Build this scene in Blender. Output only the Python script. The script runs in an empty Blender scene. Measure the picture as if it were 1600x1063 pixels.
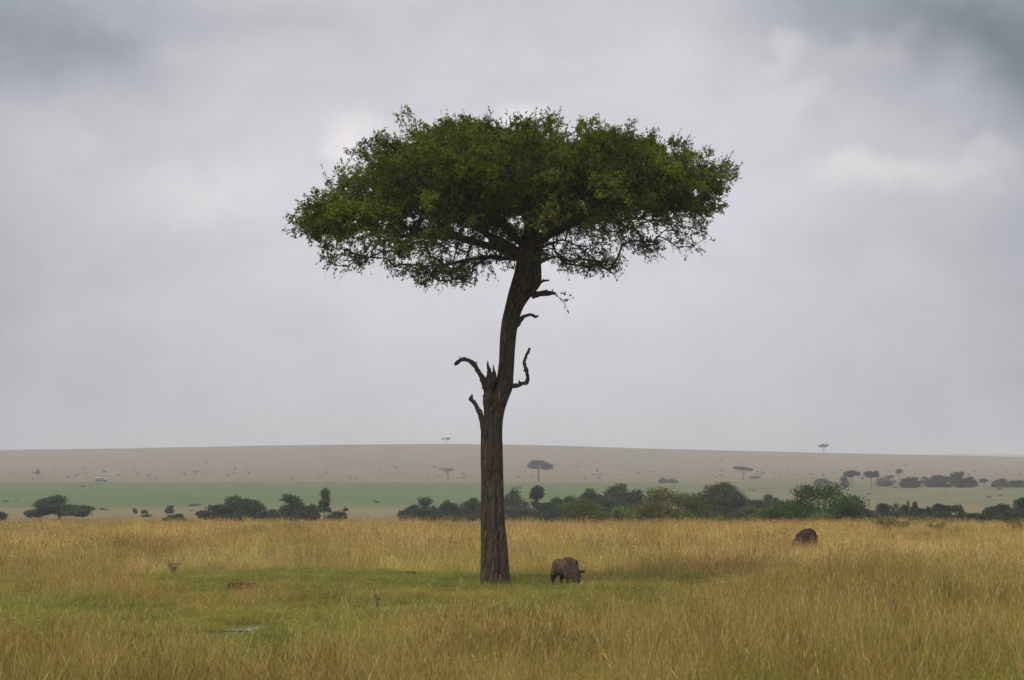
import bpy, math, random
import numpy as np
from mathutils import Vector, Matrix, noise as mnoise

R = math.radians
scene = bpy.context.scene
COL = scene.collection
rng = np.random.default_rng(7)
random.seed(7)

# ------------------------------------------------------------------ camera
W, HH, F = 1600.0, 1063.0, 5120.0          # photo size and focal length in photo pixels
EYE, HOR = 2.3, 770.0                      # eye height (m) and row of the true horizon
TILT = math.atan((HOR - HH / 2) / F)
cam_d = bpy.data.cameras.new("camera")
cam = bpy.data.objects.new("camera", cam_d)
COL.objects.link(cam)
cam.location = (0, 0, EYE)
cam.rotation_euler = (math.pi / 2 + TILT, 0, 0)
cam_d.sensor_width = 36.0
cam_d.lens = 36.0 * F / W
cam_d.clip_start, cam_d.clip_end = 0.5, 30000
cam_d.dof.use_dof = True
cam_d.dof.focus_distance = 80.0
cam_d.dof.aperture_fstop = 8.0
scene.camera = cam


def at(px, py, D):
    """photo pixel and ground distance (world y) -> world point"""
    cx, cy = (px - W / 2) / F, (HH / 2 - py) / F
    dy = math.cos(TILT) - math.sin(TILT) * cy
    dz = math.sin(TILT) + math.cos(TILT) * cy
    return Vector((cx / dy * D, D, EYE + dz / dy * D))


# ------------------------------------------------------------------ colour management / sampling
scene.view_settings.view_transform = 'Standard'
scene.view_settings.look = 'None'
scene.view_settings.exposure = 0.0
scene.view_settings.gamma = 1.0
scene.view_settings.use_curve_mapping = False
scene.cycles.use_denoising = True
scene.cycles.denoising_prefilter = 'FAST'
scene.cycles.max_bounces = 6
scene.cycles.diffuse_bounces = 3
scene.cycles.transmission_bounces = 4
scene.cycles.volume_bounces = 0
scene.cycles.transparent_max_bounces = 6

# ------------------------------------------------------------------ node helpers
class NT:
    def __init__(self, tree):
        self.t = tree; self.n = tree.nodes; self.l = tree.links

    def _in(self, sock, v):
        if hasattr(v, 'is_linked') or isinstance(v, bpy.types.NodeSocket):
            self.l.new(v, sock)
        elif v is not None:
            if sock.type == 'RGBA' and hasattr(v, '__len__') and len(v) == 3:
                v = (*v, 1)
            sock.default_value = v

    def math(self, op, a, b=None, c=None, clamp=False):
        n = self.n.new('ShaderNodeMath'); n.operation = op; n.use_clamp = clamp
        self._in(n.inputs[0], a)
        if b is not None: self._in(n.inputs[1], b)
        if c is not None: self._in(n.inputs[2], c)
        return n.outputs[0]

    def vmath(self, op, a, b=None):
        n = self.n.new('ShaderNodeVectorMath'); n.operation = op
        self._in(n.inputs[0], a)
        if b is not None: self._in(n.inputs[1], b)
        return n.outputs['Value'] if op in ('LENGTH', 'DOT_PRODUCT', 'DISTANCE') else n.outputs[0]

    def maprange(self, v, a, b, c=0.0, d=1.0, smooth=True):
        n = self.n.new('ShaderNodeMapRange'); n.clamp = True
        n.interpolation_type = 'SMOOTHSTEP' if smooth else 'LINEAR'
        self._in(n.inputs[0], v)
        for k, x in zip((1, 2, 3, 4), (a, b, c, d)): self._in(n.inputs[k], x)
        return n.outputs[0]

    def mix(self, f, a, b, blend='MIX'):
        n = self.n.new('ShaderNodeMix'); n.data_type = 'RGBA'; n.blend_type = blend
        self._in(n.inputs[0], f); self._in(n.inputs[6], a); self._in(n.inputs[7], b)
        return n.outputs[2]

    def noise(self, vec, scale, detail=3.0, rough=0.55, out='Fac', dist=0.0):
        n = self.n.new('ShaderNodeTexNoise')
        self._in(n.inputs['Vector'], vec)
        n.inputs['Scale'].default_value = scale; n.inputs['Detail'].default_value = detail
        n.inputs['Roughness'].default_value = rough; n.inputs['Distortion'].default_value = dist
        return n.outputs[out]

    def comb(self, x, y, z):
        n = self.n.new('ShaderNodeCombineXYZ')
        for k, v in enumerate((x, y, z)): self._in(n.inputs[k], v)
        return n.outputs[0]

    def sep(self, v):
        n = self.n.new('ShaderNodeSeparateXYZ'); self._in(n.inputs[0], v)
        return n.outputs


# ------------------------------------------------------------------ world: overcast sky over a Nishita sky
SUN_EL, SUN_AZ = R(52), R(-150)            # azimuth measured from +Y towards +X (behind the camera, to the left)
world = bpy.data.worlds.new("World")
scene.world = world
world.use_nodes = True
wt = NT(world.node_tree)
for n in list(wt.n): wt.n.remove(n)
sky = wt.n.new('ShaderNodeTexSky'); sky.sky_type = 'NISHITA'; sky.sun_disc = False
sky.sun_elevation = SUN_EL; sky.sun_rotation = SUN_AZ
tc = wt.n.new('ShaderNodeTexCoord')
d = tc.outputs['Generated']
dx, dy_, dz = wt.sep(d)
wob = wt.vmath('SUBTRACT', wt.noise(d, 26.0, 5.0, 0.55, out='Color'), (0.5, 0.5, 0.5))
sc_n = wt.n.new('ShaderNodeVectorMath'); sc_n.operation = 'SCALE'
wt.l.new(wob, sc_n.inputs[0]); sc_n.inputs['Scale'].default_value = 0.045
dw = wt.vmath('ADD', d, sc_n.outputs[0])


def skyblob(px, py, sx, sy, amp, vec=None):
    """soft brighter or darker patch in a given direction of the sky"""
    p = at(px, py, 1.0) - Vector((0, 0, EYE)); p.normalize()
    q = wt.vmath('SUBTRACT', dw if vec is None else vec, tuple(p))
    q = wt.vmath('MULTIPLY', q, (F / sx, F / max(sx, sy), F / sy))
    l = wt.vmath('LENGTH', q)
    return wt.maprange(l, 0.0, 2.0, amp, 0.0)


def addall(xs):
    s = xs[0]
    for x in xs[1:]: s = wt.math('ADD', s, x)
    return s


nz1 = wt.noise(wt.vmath('MULTIPLY', d, (1.0, 1.0, 1.9)), 9.0, 5.0, 0.5)
nz2 = wt.noise(wt.vmath('MULTIPLY', d, (1.0, 1.0, 1.6)), 30.0, 5.0, 0.55)
front = skyblob(780, 370, 570, 440, 0.285, vec=d)  # lens falloff painted into the sky: brighter towards the view centre
dark = addall([skyblob(110, 95, 130, 60, 0.12), skyblob(-30, 0, 210, 100, 0.11), skyblob(180, 60, 60, 30, 0.05), skyblob(290, 10, 120, 34, 0.05), skyblob(1560, 10, 210, 100, 0.14),  # cloud patches, with lens darkening of the top corners painted in too
               skyblob(1630, 40, 90, 140, 0.09), skyblob(1330, 20, 170, 55, 0.13), skyblob(1480, 70, 110, 40, 0.06), skyblob(1290, 200, 40, 60, 0.03), skyblob(840, 110, 110, 24, 0.03), skyblob(1500, 225, 40, 18, 0.05), skyblob(470, 42, 70, 26, 0.04),
               skyblob(800, 10, 140, 40, 0.05), skyblob(1590, 150, 80, 90, 0.08), skyblob(150, 400, 160, 40, 0.03),
               skyblob(1400, 385, 150, 34, 0.045), skyblob(-60, 480, 90, 200, 0.08), skyblob(1680, 520, 110, 220, 0.10)])
warm = addall([skyblob(540, 214, 40, 34, 0.17), skyblob(792, 182, 36, 22, 0.22), skyblob(310, 285, 130, 40, 0.07),
               skyblob(1380, 292, 100, 26, 0.13), skyblob(1535, 268, 38, 32, 0.13), skyblob(1232, 80, 24, 16, 0.10),
               skyblob(1385, 85, 60, 17, 0.09), skyblob(1260, 140, 55, 22, 0.07), skyblob(60, 230, 80, 40, 0.03)])
lum = wt.math('ADD', 0.445, front)
lum = wt.math('SUBTRACT', lum, dark)
lum = wt.math('ADD', lum, wt.math('MULTIPLY', wt.math('SUBTRACT', nz1, 0.5), 0.16))
lum = wt.math('ADD', lum, wt.math('MULTIPLY', wt.math('SUBTRACT', nz2, 0.5), 0.18))
lum = wt.math('MAXIMUM', lum, 0.09)
# the cloud deck is brighter overhead, as overcast skies are
over = wt.maprange(dz, 0.17, 0.9, 1.0, 2.5, smooth=False)
lum = wt.math('MULTIPLY', lum, over)
greyblue = wt.mix(wt.maprange(lum, 0.15, 0.62), (0.84, 0.95, 1.16), (0.975, 0.985, 1.04))
cl = wt.vmath('MULTIPLY', greyblue, wt.comb(lum, lum, lum))
cl = wt.vmath('ADD', cl, wt.vmath('MULTIPLY', wt.comb(warm, warm, warm), (1.22, 0.92, 0.74)))
cl = wt.vmath('MULTIPLY', cl, (10.0, 10.0, 10.0))
skymix = wt.mix(0.97, sky.outputs[0], cl)
bg = wt.n.new('ShaderNodeBackground'); bg.inputs[1].default_value = 0.10
wt.l.new(skymix, bg.inputs[0])
wo = wt.n.new('ShaderNodeOutputWorld'); wt.l.new(bg.outputs[0], wo.inputs[0])

# ------------------------------------------------------------------ sun behind thin cloud
sl = bpy.data.lights.new("sun", 'SUN')
sl.energy = 2.3; sl.angle = R(10); sl.color = (1.0, 0.94, 0.84)
sun = bpy.data.objects.new("sun", sl); COL.objects.link(sun)
sdir = Vector((math.sin(SUN_AZ) * math.cos(SUN_EL), math.cos(SUN_AZ) * math.cos(SUN_EL), math.sin(SUN_EL)))
sun.rotation_euler = (-sdir).to_track_quat('-Z', 'Y').to_euler()
sun.location = (-30, -40, 60)

# ------------------------------------------------------------------ object helpers
def tag(o, label=None, cat=None, group=None, kind=None):
    if label: o['label'] = label
    if cat: o['category'] = cat
    if group: o['group'] = group
    if kind: o['kind'] = kind
    return o


def thing(name, loc, label, cat, group=None, rz=0.0):
    o = bpy.data.objects.new(name, None); COL.objects.link(o)
    o.location = loc; o.rotation_euler = (0, 0, rz); o.empty_display_size = 0.3
    return tag(o, label, cat, group)


def mesh_np(name, V, F4, mat, col=None, smooth=False):
    """mesh from arrays; F4 is (n,3) or (n,4) or a list of such arrays"""
    me = bpy.data.meshes.new(name)
    V = np.asarray(V, dtype=np.float32).reshape(-1, 3)
    Fs = F4 if isinstance(F4, list) else [F4]
    Fs = [np.asarray(f, dtype=np.int32) for f in Fs if len(f)]
    me.vertices.add(len(V)); me.vertices.foreach_set('co', V.ravel())
    loops = np.concatenate([f.ravel() for f in Fs])
    tot = np.concatenate([np.full(len(f), f.shape[1], dtype=np.int32) for f in Fs])
    start = np.concatenate([[0], np.cumsum(tot)[:-1]]).astype(np.int32)
    me.loops.add(len(loops)); me.loops.foreach_set('vertex_index', loops)
    me.polygons.add(len(tot))
    me.polygons.foreach_set('loop_start', start)
    me.polygons.foreach_set('loop_total', tot)
    if smooth:
        me.polygons.foreach_set('use_smooth', np.ones(len(tot), dtype=bool))
    me.update(calc_edges=True)
    me.validate()
    if col is not None:
        c = np.ones((len(V), 4), dtype=np.float32); c[:, :3] = col
        a = me.color_attributes.new('tone', 'FLOAT_COLOR', 'POINT')
        a.data.foreach_set('color', c.ravel())
    me.materials.append(mat)
    return me


def link(name, me, parent=None):
    o = bpy.data.objects.new(name, me); COL.objects.link(o)
    if parent is not None: o.parent = parent
    return o


def tubes(paths, n=8, cap=True):
    """list of (points, radii) -> verts, quads, tris"""
    V, Q, T = [], [], []
    base = 0
    ang = np.linspace(0, 2 * np.pi, n, endpoint=False)
    ca, sa = np.cos(ang), np.sin(ang)
    for P, r in paths:
        P = np.asarray(P, float); r = np.broadcast_to(np.asarray(r, float), (len(P),))
        t = np.gradient(P, axis=0) if len(P) > 1 else np.array([[0, 0, 1.]])
        t /= np.linalg.norm(t, axis=1, keepdims=True) + 1e-9
        ref = np.array([0, 1., 0]) if abs(t[0][1]) < 0.9 else np.array([1., 0, 0])
        u = np.cross(t, ref); u /= np.linalg.norm(u, axis=1, keepdims=True) + 1e-9
        v = np.cross(t, u)
        ring = P[:, None, :] + r[:, None, None] * (ca[None, :, None] * u[:, None, :] + sa[None, :, None] * v[:, None, :])
        V.append(ring.reshape(-1, 3))
        m = len(P)
        i = np.arange(m - 1)[:, None] * n + np.arange(n)[None, :]
        j = np.arange(m - 1)[:, None] * n + (np.arange(n)[None, :] + 1) % n
        Q.append(np.stack([i, j, j + n, i + n], -1).reshape(-1, 4) + base)
        base += m * n
        if cap:
            V.append(P[[0, -1]])
            k = np.arange(n); k2 = (k + 1) % n
            T.append(np.stack([np.full(n, base), k2 + base - m * n, k + base - m * n], -1))
            T.append(np.stack([np.full(n, base + 1), k + base - n, k2 + base - n], -1))
            base += 2
    return np.concatenate(V), np.concatenate(Q), (np.concatenate(T) if T else np.zeros((0, 3), int))


def smooth_path(P, n):
    """Catmull-Rom resampling of a polyline (rows may carry more than 3 columns)"""
    P = np.asarray(P, float)
    Q = np.vstack([2 * P[0] - P[1], P, 2 * P[-1] - P[-2]])
    out = []
    for i in range(1, len(Q) - 2):
        for t in np.linspace(0, 1, n, endpoint=False):
            p0, p1, p2, p3 = Q[i - 1], Q[i], Q[i + 1], Q[i + 2]
            out.append(0.5 * ((2 * p1) + (-p0 + p2) * t + (2 * p0 - 5 * p1 + 4 * p2 - p3) * t * t + (-p0 + 3 * p1 - 3 * p2 + p3) * t ** 3))
    out.append(P[-1])
    return np.array(out)


def unit(v):
    return v / (np.linalg.norm(v, axis=-1, keepdims=True) + 1e-9)


def leaves(C, size, g, elong=1.9, up=0.0, axis=None):
    """one four-cornered leaf per centre C, random facing"""
    n = len(C)
    a = unit(g.normal(size=(n, 3))) if axis is None else unit(axis + g.normal(size=(n, 3)) * 0.55)
    b = g.normal(size=(n, 3)); b[:, 2] *= 1.0 - up
    b = unit(np.cross(a, b))
    s = np.asarray(size).reshape(-1, 1) * np.ones((n, 1))
    L, w = a * s * 0.5, b * s * 0.5 / elong
    V = np.stack([C - L, C + w - L * 0.1, C + L, C - w - L * 0.1], 1).reshape(-1, 3)
    Fq = np.arange(n * 4).reshape(-1, 4)
    return V, Fq


# value noise in numpy
def _hash(ix, iy, s):
    h = (ix * 374761393 + iy * 668265263 + s * 974634777) & 0x7fffffff
    h = ((h ^ (h >> 13)) * 1274126177) & 0x7fffffff
    return ((h ^ (h >> 16)) & 0xffff) / 65535.0


def vnoise(x, y, s=0):
    x = np.asarray(x, float); y = np.asarray(y, float)
    ix = np.floor(x).astype(np.int64); iy = np.floor(y).astype(np.int64)
    fx, fy = x - ix, y - iy
    fx = fx * fx * (3 - 2 * fx); fy = fy * fy * (3 - 2 * fy)
    a, b = _hash(ix, iy, s), _hash(ix + 1, iy, s)
    c, e = _hash(ix, iy + 1, s), _hash(ix + 1, iy + 1, s)
    return (a * (1 - fx) + b * fx) * (1 - fy) + (c * (1 - fx) + e * fx) * fy


def fbm(x, y, s=0, o=3):
    v, a, t = 0, 1.0, 0
    for k in range(o):
        v = v + a * vnoise(np.asarray(x) * 2 ** k, np.asarray(y) * 2 ** k, s + k * 17); t += a; a *= 0.5
    return v / t


# ------------------------------------------------------------------ materials
def new_mat(name):
    m = bpy.data.materials.new(name); m.use_nodes = True
    t = NT(m.node_tree)
    b = t.n['Principled BSDF']
    return m, t, b


def tone_mat(name, rough=0.7, transl=0.0, tint=None, spec=0.2, attr='tone', tint_attr=None):
    m, t, b = new_mat(name)
    a = t.n.new('ShaderNodeAttribute'); a.attribute_name = attr
    c = a.outputs['Color']
    if tint_attr is not None:
        ia = t.n.new('ShaderNodeAttribute'); ia.attribute_type = 'INSTANCER'; ia.attribute_name = tint_attr
        c = t.vmath('MULTIPLY', c, ia.outputs['Vector'])
    t._in(b.inputs['Base Color'], c)
    b.inputs['Roughness'].default_value = rough
    b.inputs['Specular IOR Level'].default_value = spec
    if transl > 0:
        tr = t.n.new('ShaderNodeBsdfTranslucent'); t._in(tr.inputs[0], c)
        mx = t.n.new('ShaderNodeMixShader'); mx.inputs[0].default_value = transl
        t.l.new(b.outputs[0], mx.inputs[1]); t.l.new(tr.outputs[0], mx.inputs[2])
        t.l.new(mx.outputs[0], t.n['Material Output'].inputs[0])
    return m


def plain_mat(name, c1, c2, scale=8.0, rough=0.8, bump=0.0, spec=0.3):
    m, t, b = new_mat(name)
    g = t.n.new('ShaderNodeTexCoord').outputs['Object']
    nz = t.noise(g, scale, 5.0, 0.6)
    t._in(b.inputs['Base Color'], t.mix(t.maprange(nz, 0.3, 0.7), c1, c2))
    b.inputs['Roughness'].default_value = rough
    b.inputs['Specular IOR Level'].default_value = spec
    if bump:
        bp = t.n.new('ShaderNodeBump'); bp.inputs['Strength'].default_value = bump
        bp.inputs['Distance'].default_value = 0.03
        t._in(bp.inputs['Height'], nz); t.l.new(bp.outputs[0], b.inputs['Normal'])
    return m


M_grass = tone_mat("grass_blades", 0.75, 0.32, spec=0.06, tint_attr='tint')
M_leaf = tone_mat("tree_leaves", 0.7, 0.38, spec=0.06)
M_far_leaf = tone_mat("bush_leaves", 0.8, 0.25, spec=0.05)
M_weed = tone_mat("weed_leaves", 0.6, 0.3)
M_wood = plain_mat("far_wood", (0.07, 0.055, 0.042), (0.12, 0.10, 0.08), 3.0, 0.9)


def bark_mat():
    m, t, b = new_mat("bark")
    o = t.n.new('ShaderNodeTexCoord').outputs['Object']
    stretch = t.vmath('MULTIPLY', o, (1.0, 1.0, 0.13))
    fis = t.noise(stretch, 26.0, 6.0, 0.65, dist=0.6)
    big = t.noise(t.vmath('MULTIPLY', o, (1, 1, 0.3)), 4.0, 4.0, 0.6)
    fine = t.noise(o, 45.0, 4.0, 0.6)
    c = t.mix(t.maprange(fis, 0.32, 0.66), (0.034, 0.025, 0.017), (0.130, 0.092, 0.062))
    c = t.mix(t.maprange(big, 0.35, 0.7, 0.0, 0.6), c, (0.075, 0.058, 0.044))
    pale = t.noise(t.vmath('MULTIPLY', o, (1.0, 1.0, 0.22)), 11.0, 3.0, 0.5)
    spot = t.math('MULTIPLY', t.maprange(pale, 0.635, 0.70), t.maprange(fine, 0.42, 0.58))
    crk = t.noise(t.vmath('MULTIPLY', o, (1.0, 1.0, 0.10)), 13.0, 4.0, 0.55, dist=0.8)
    crack = t.maprange(t.math('ABSOLUTE', t.math('SUBTRACT', crk, 0.5)), 0.0, 0.045, 1.0, 0.0)
    c = t.mix(t.math('MULTIPLY', crack, 0.55), c, (0.014, 0.009, 0.007))
    c = t.mix(t.math('MULTIPLY', spot, 0.85), c, (0.40, 0.33, 0.26))
    t._in(b.inputs['Base Color'], c)
    b.inputs['Roughness'].default_value = 0.92; b.inputs['Specular IOR Level'].default_value = 0.15
    bp = t.n.new('ShaderNodeBump'); bp.inputs['Strength'].default_value = 0.9; bp.inputs['Distance'].default_value = 0.04
    h = t.math('SUBTRACT', t.math('ADD', fis, t.math('MULTIPLY', fine, 0.35)), crack)
    t._in(bp.inputs['Height'], h); t.l.new(bp.outputs[0], b.inputs['Normal'])
    return m


M_bark = bark_mat()
M_dead = plain_mat("dead_wood", (0.028, 0.022, 0.018), (0.085, 0.066, 0.052), 14.0, 0.9, 0.7, 0.1)

# ------------------------------------------------------------------ terrain
KD = np.array([-200, 0, 120, 190, 260, 450, 700, 900, 1200, 1500, 2000, 2600, 3200, 3500, 4200, 5200, 9000.])
KZ = np.array([0, 0, 0, 0, -0.9, -1.4, -1.7, -0.3, 4.6, 7.5, 14.5, 28.0, 49.0, 50.0, 20.0, 0.0, -5.0])
_dd = np.linspace(-200, 9000, 9201)
_zz = np.interp(_dd, KD, KZ)
for _w in (41, 41):
    _p = np.pad(_zz, _w, mode='edge'); _zz = np.convolve(_p, np.ones(_w) / _w, 'same')[_w:-_w]
RX = np.array([-3500, -1600, -900, -500, -375, -250, -156, -62, 0, 60, 125, 250, 375, 500, 800, 1400, 3500.])
RP = np.array([706, 708, 706, 703, 700.5, 696.5, 694.5, 693.6, 694.8, 697, 700.5, 705.5, 710, 714, 716, 712, 706.])
RZ = EYE + (HOR - RP) / F * 3200


def gz(x, y):
    x = np.asarray(x, float); y = np.asarray(y, float)
    z = np.interp(y, _dd, _zz)
    rf = np.interp(x / np.maximum(y, 1500.0) * 3200.0, RX, RZ) / 49.0
    k = np.clip((y - 1500) / 1200, 0, 1); k = k * k * (3 - 2 * k)
    z = z * (1 + (rf - 1) * k)
    near = np.clip(1 - y / 400, 0, 1)
    z = z + near * 0.10 * (fbm(x * 0.13, y * 0.13, 5) - 0.5)
    pud = np.exp(-(((x + 4.5) / 1.6) ** 2 + ((y - 55.5) / 4.0) ** 2) ** 2)
    z = z * (1 - pud)
    mid = np.clip((y - 300) / 300, 0, 1) * np.clip((2600 - y) / 400, 0, 1)
    z = z + mid * 1.6 * (fbm(x * 0.006, y * 0.006, 9, 2) - 0.5)
    return z


def gzs(x, y): return float(gz(x, y))


ys = np.concatenate([np.arange(-200, 0, 20), np.arange(0, 240, 1.0), np.arange(240, 1000, 8), np.arange(1000, 3700, 20), np.arange(3700, 9001, 150)])
xs_h = np.concatenate([np.arange(0, 45, 0.8), np.arange(45, 200, 5), np.arange(200, 900, 20), np.arange(900, 3501, 130)])
xs = np.concatenate([-xs_h[:0:-1], xs_h])
GX, GY = np.meshgrid(xs, ys)
GZ = gz(GX, GY)
nx, ny = len(xs), len(ys)
idx = np.arange(nx * ny).reshape(ny, nx)
GF = np.stack([idx[:-1, :-1], idx[:-1, 1:], idx[1:, 1:], idx[1:, :-1]], -1).reshape(-1, 4)


def ground_mat():
    m, t, b = new_mat("savanna_ground")
    P = t.n.new('ShaderNodeNewGeometry').outputs['Position']
    x, y, z = t.sep(P)
    big = t.noise(P, 0.006, 4.0, 0.6)
    med = t.noise(P, 0.03, 5.0, 0.65)
    fin = t.noise(P, 0.25, 4.0, 0.65)
    near_n = t.noise(P, 0.9, 5.0, 0.65)
    soil = t.mix(t.maprange(near_n, 0.35, 0.65), (0.055, 0.060, 0.020), (0.12, 0.105, 0.045))
    soil = t.mix(t.maprange(fin, 0.40, 0.62), soil, (0.075, 0.105, 0.026))
    tan = t.mix(t.maprange(med, 0.3, 0.7), (0.126, 0.092, 0.050), (0.190, 0.143, 0.083))
    tan = t.mix(t.maprange(y, 950, 650, 0, 0.8), tan, (0.170, 0.135, 0.060))
    tan = t.mix(t.maprange(big, 0.35, 0.7, 0, 0.45), tan, (0.125, 0.122, 0.075))
    green = t.mix(t.maprange(med, 0.3, 0.7), (0.062, 0.095, 0.030), (0.090, 0.120, 0.038))
    green = t.mix(t.maprange(fin, 0.55, 0.75, 0, 0.4), green, (0.13, 0.115, 0.06))
    # distances wobble with noise so that the bands have ragged edges
    yw = t.math('ADD', y, t.math('MULTIPLY', t.math('SUBTRACT', big, 0.5), 240.0))
    yw = t.math('ADD', yw, t.math('MULTIPLY', t.math('SUBTRACT', med, 0.5), 160.0))
    g1 = t.maprange(yw, 730, 900)
    yc = t.math('ADD', y, t.math('MULTIPLY', t.math('SUBTRACT', med, 0.5), 110.0))
    g2 = t.maprange(yc, 1500, 1450)
    gm = t.math('MULTIPLY', g1, g2)
    ang = t.math('DIVIDE', x, t.math('MAXIMUM', y, 100.0))
    right = t.maprange(ang, 0.0, 0.09)
    patch = t.maprange(t.math('ADD', med, t.math('MULTIPLY', big, 0.6)), 0.72, 0.92)
    gm = t.math('MULTIPLY', gm, t.math('SUBTRACT', 1.0, t.math('MULTIPLY', right, t.math('ADD', 0.25, t.math('MULTIPLY', patch, 0.55)))))
    far = t.mix(gm, tan, green)
    # greener veins and small scrub stains on the far slope
    vein = t.math('MULTIPLY', t.maprange(med, 0.52, 0.70, 0, 0.75), t.maprange(y, 1500, 1900))
    far = t.mix(vein, far, (0.105, 0.11, 0.068))
    spk = t.math('MULTIPLY', t.maprange(t.noise(P, 0.06, 4.0, 0.65), 0.58, 0.70, 0, 0.7), t.maprange(y, 1480, 1560))
    far = t.mix(spk, far, (0.07, 0.068, 0.045))
    col = t.mix(t.maprange(y, 190, 260), soil, far)
    t._in(b.inputs['Base Color'], col)
    b.inputs['Roughness'].default_value = 0.95; b.inputs['Specular IOR Level'].default_value = 0.05
    return m


g = link("ground", mesh_np("ground", np.stack([GX, GY, GZ], -1), GF, ground_mat(), smooth=True))
tag(g, "savanna plain with tan and green grassland rising to a long low ridge", "ground", kind='structure')

# very far blue hills beyond the ridge
hx = np.linspace(-3400, 3400, 240)
prof = 82 + 9 * (fbm(hx * 0.0016, hx * 0, 31) - 0.5) * 2 + 4 * (fbm(hx * 0.008, hx * 0, 33) - 0.5)
prof *= np.clip(0.72 + (hx + 300) / 1500, 0.72, 1.0)
rows = [(6500, 0.0), (6900, 0.72), (7100, 1.0), (7500, 0.8), (8000, 0.0)]
HV = np.concatenate([np.stack([hx, np.full_like(hx, Y), prof * k - 5 * (k == 0)], -1) for Y, k in rows])
i5 = np.arange(len(rows) * len(hx)).reshape(len(rows), -1)
HF = np.stack([i5[:-1, :-1], i5[:-1, 1:], i5[1:, 1:], i5[1:, :-1]], -1).reshape(-1, 4)
h = link("hills", mesh_np("hills", HV, HF, plain_mat("hill_scrub", (0.10, 0.11, 0.07), (0.2, 0.18, 0.1), 0.01), smooth=True))
tag(h, "faint blue hills far beyond the ridge on the right", "hills", kind='structure')

# ------------------------------------------------------------------ air
def haze():
    x0, x1, y0, y1, z0, z1 = -3600, 3600, -300, 9200, -9.0, 112.0
    V = [(x0, y0, z0), (x1, y0, z0), (x1, y1, z0), (x0, y1, z0), (x0, y0, z1), (x1, y0, z1), (x1, y1, z1), (x0, y1, z1)]
    Fq = [(0, 3, 2, 1), (4, 5, 6, 7), (0, 1, 5, 4), (1, 2, 6, 5), (2, 3, 7, 6), (3, 0, 4, 7)]
    m = bpy.data.materials.new("air"); m.use_nodes = True
    nt = m.node_tree
    nt.nodes.remove(nt.nodes['Principled BSDF'])
    v = nt.nodes.new('ShaderNodeVolumePrincipled')
    v.inputs['Color'].default_value = (0.985, 0.99, 1.0, 1)
    v.inputs['Density'].default_value = 0.00019
    v.inputs['Density Attribute'].default_value = ""
    v.inputs['Anisotropy'].default_value = 0.0
    nt.links.new(v.outputs[0], nt.nodes['Material Output'].inputs['Volume'])
    try: m.cycles.homogeneous_volume = True
    except Exception: pass
    o = link("haze", mesh_np("haze", np.array(V), np.array(Fq), m))
    o.display_type = 'WIRE'
    tag(o, "pale haze in the air over the plain", "haze", kind='stuff')


haze()

# ------------------------------------------------------------------ grass
CX_PX = np.array([0, 300, 600, 750, 1000, 1120, 1250.])
BACK = np.array([84, 91, 94, 88, 87, 87, 84.])     # where the tall grass begins again behind the clearing
FRONT = np.array([59, 57, 63, 68, 65, 70, 84.])    # where it ends in front of it


def grass_height(x, y):
    px = 800 + F * x / np.maximum(y, 1)
    back = np.interp(px, CX_PX, BACK) + 3.0 * (fbm(x * 0.5, y * 0.2, 3) - 0.5) * 2
    fr = np.interp(px, CX_PX, FRONT)
    fr = fr + 4.0 * (fbm(x * 0.3, y * 0.15, 4) - 0.5) * 2
    right = np.clip((px - 1080) / 130, 0, 1)
    tall = 0.70 + 0.22 * (fbm(x * 0.25, y * 0.10, 11) - 0.5) * 2
    inside_back = np.clip((y - back) / 6.0, 0, 1) ** 0.7
    inside_front = np.clip((fr - y) / 22.0, 0, 1)
    hgt = np.where(y > (back + fr) * 0.5, 0.08 + (tall - 0.08) * inside_back, 0.10 + (tall * 0.92 - 0.10) * inside_front)
    hr = 0.55 + 0.25 * (fbm(x * 0.3, y * 0.12, 12) - 0.4)
    hgt = hgt * (1 - right) + np.maximum(hgt, hr) * right
    # a tussocky patch inside the clearing on the left
    tus = np.clip(1 - np.hypot((px - 110) / 190, (y - 72) / 7), 0, 1)
    hgt = np.maximum(hgt, 0.62 * np.minimum(tus * 2.2, 1))
    pat = fbm(x * 0.45, y * 0.16, 14) + 0.5 * (vnoise(x * 1.6, y * 0.7, 15) - 0.5)
    hgt = np.maximum(hgt, 0.46 * np.clip((pat - np.where(y < 74, 0.45, 0.50)) * 4.0, 0, 1) * np.where((y > 76) & (px > 280) & (px < 1130), 0.2, 1.0))
    # lower growth just in front of the mound and of the warthog
    lo = np.clip(1.6 - np.hypot((x - 10.2) / 0.8, (y - 110.5) / 3.5), 0, 1)
    hgt = np.where(lo > 0, np.minimum(hgt, 0.70 - 0.30 * lo), hgt)
    lo = np.clip(1.7 - np.hypot((x - 1.3) / 1.0, (y - 75.0) / 5.0), 0, 1)
    hgt = np.where(lo > 0, np.minimum(hgt, 0.5 - 0.42 * lo), hgt)
    # open strip in front of the puddle
    w = np.clip(1.7 - np.hypot((px - 392) / 52, (y - 51.5) / 7.5), 0, 1)
    hgt = hgt * (1 - w) + 0.10 * w
    return hgt


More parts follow.
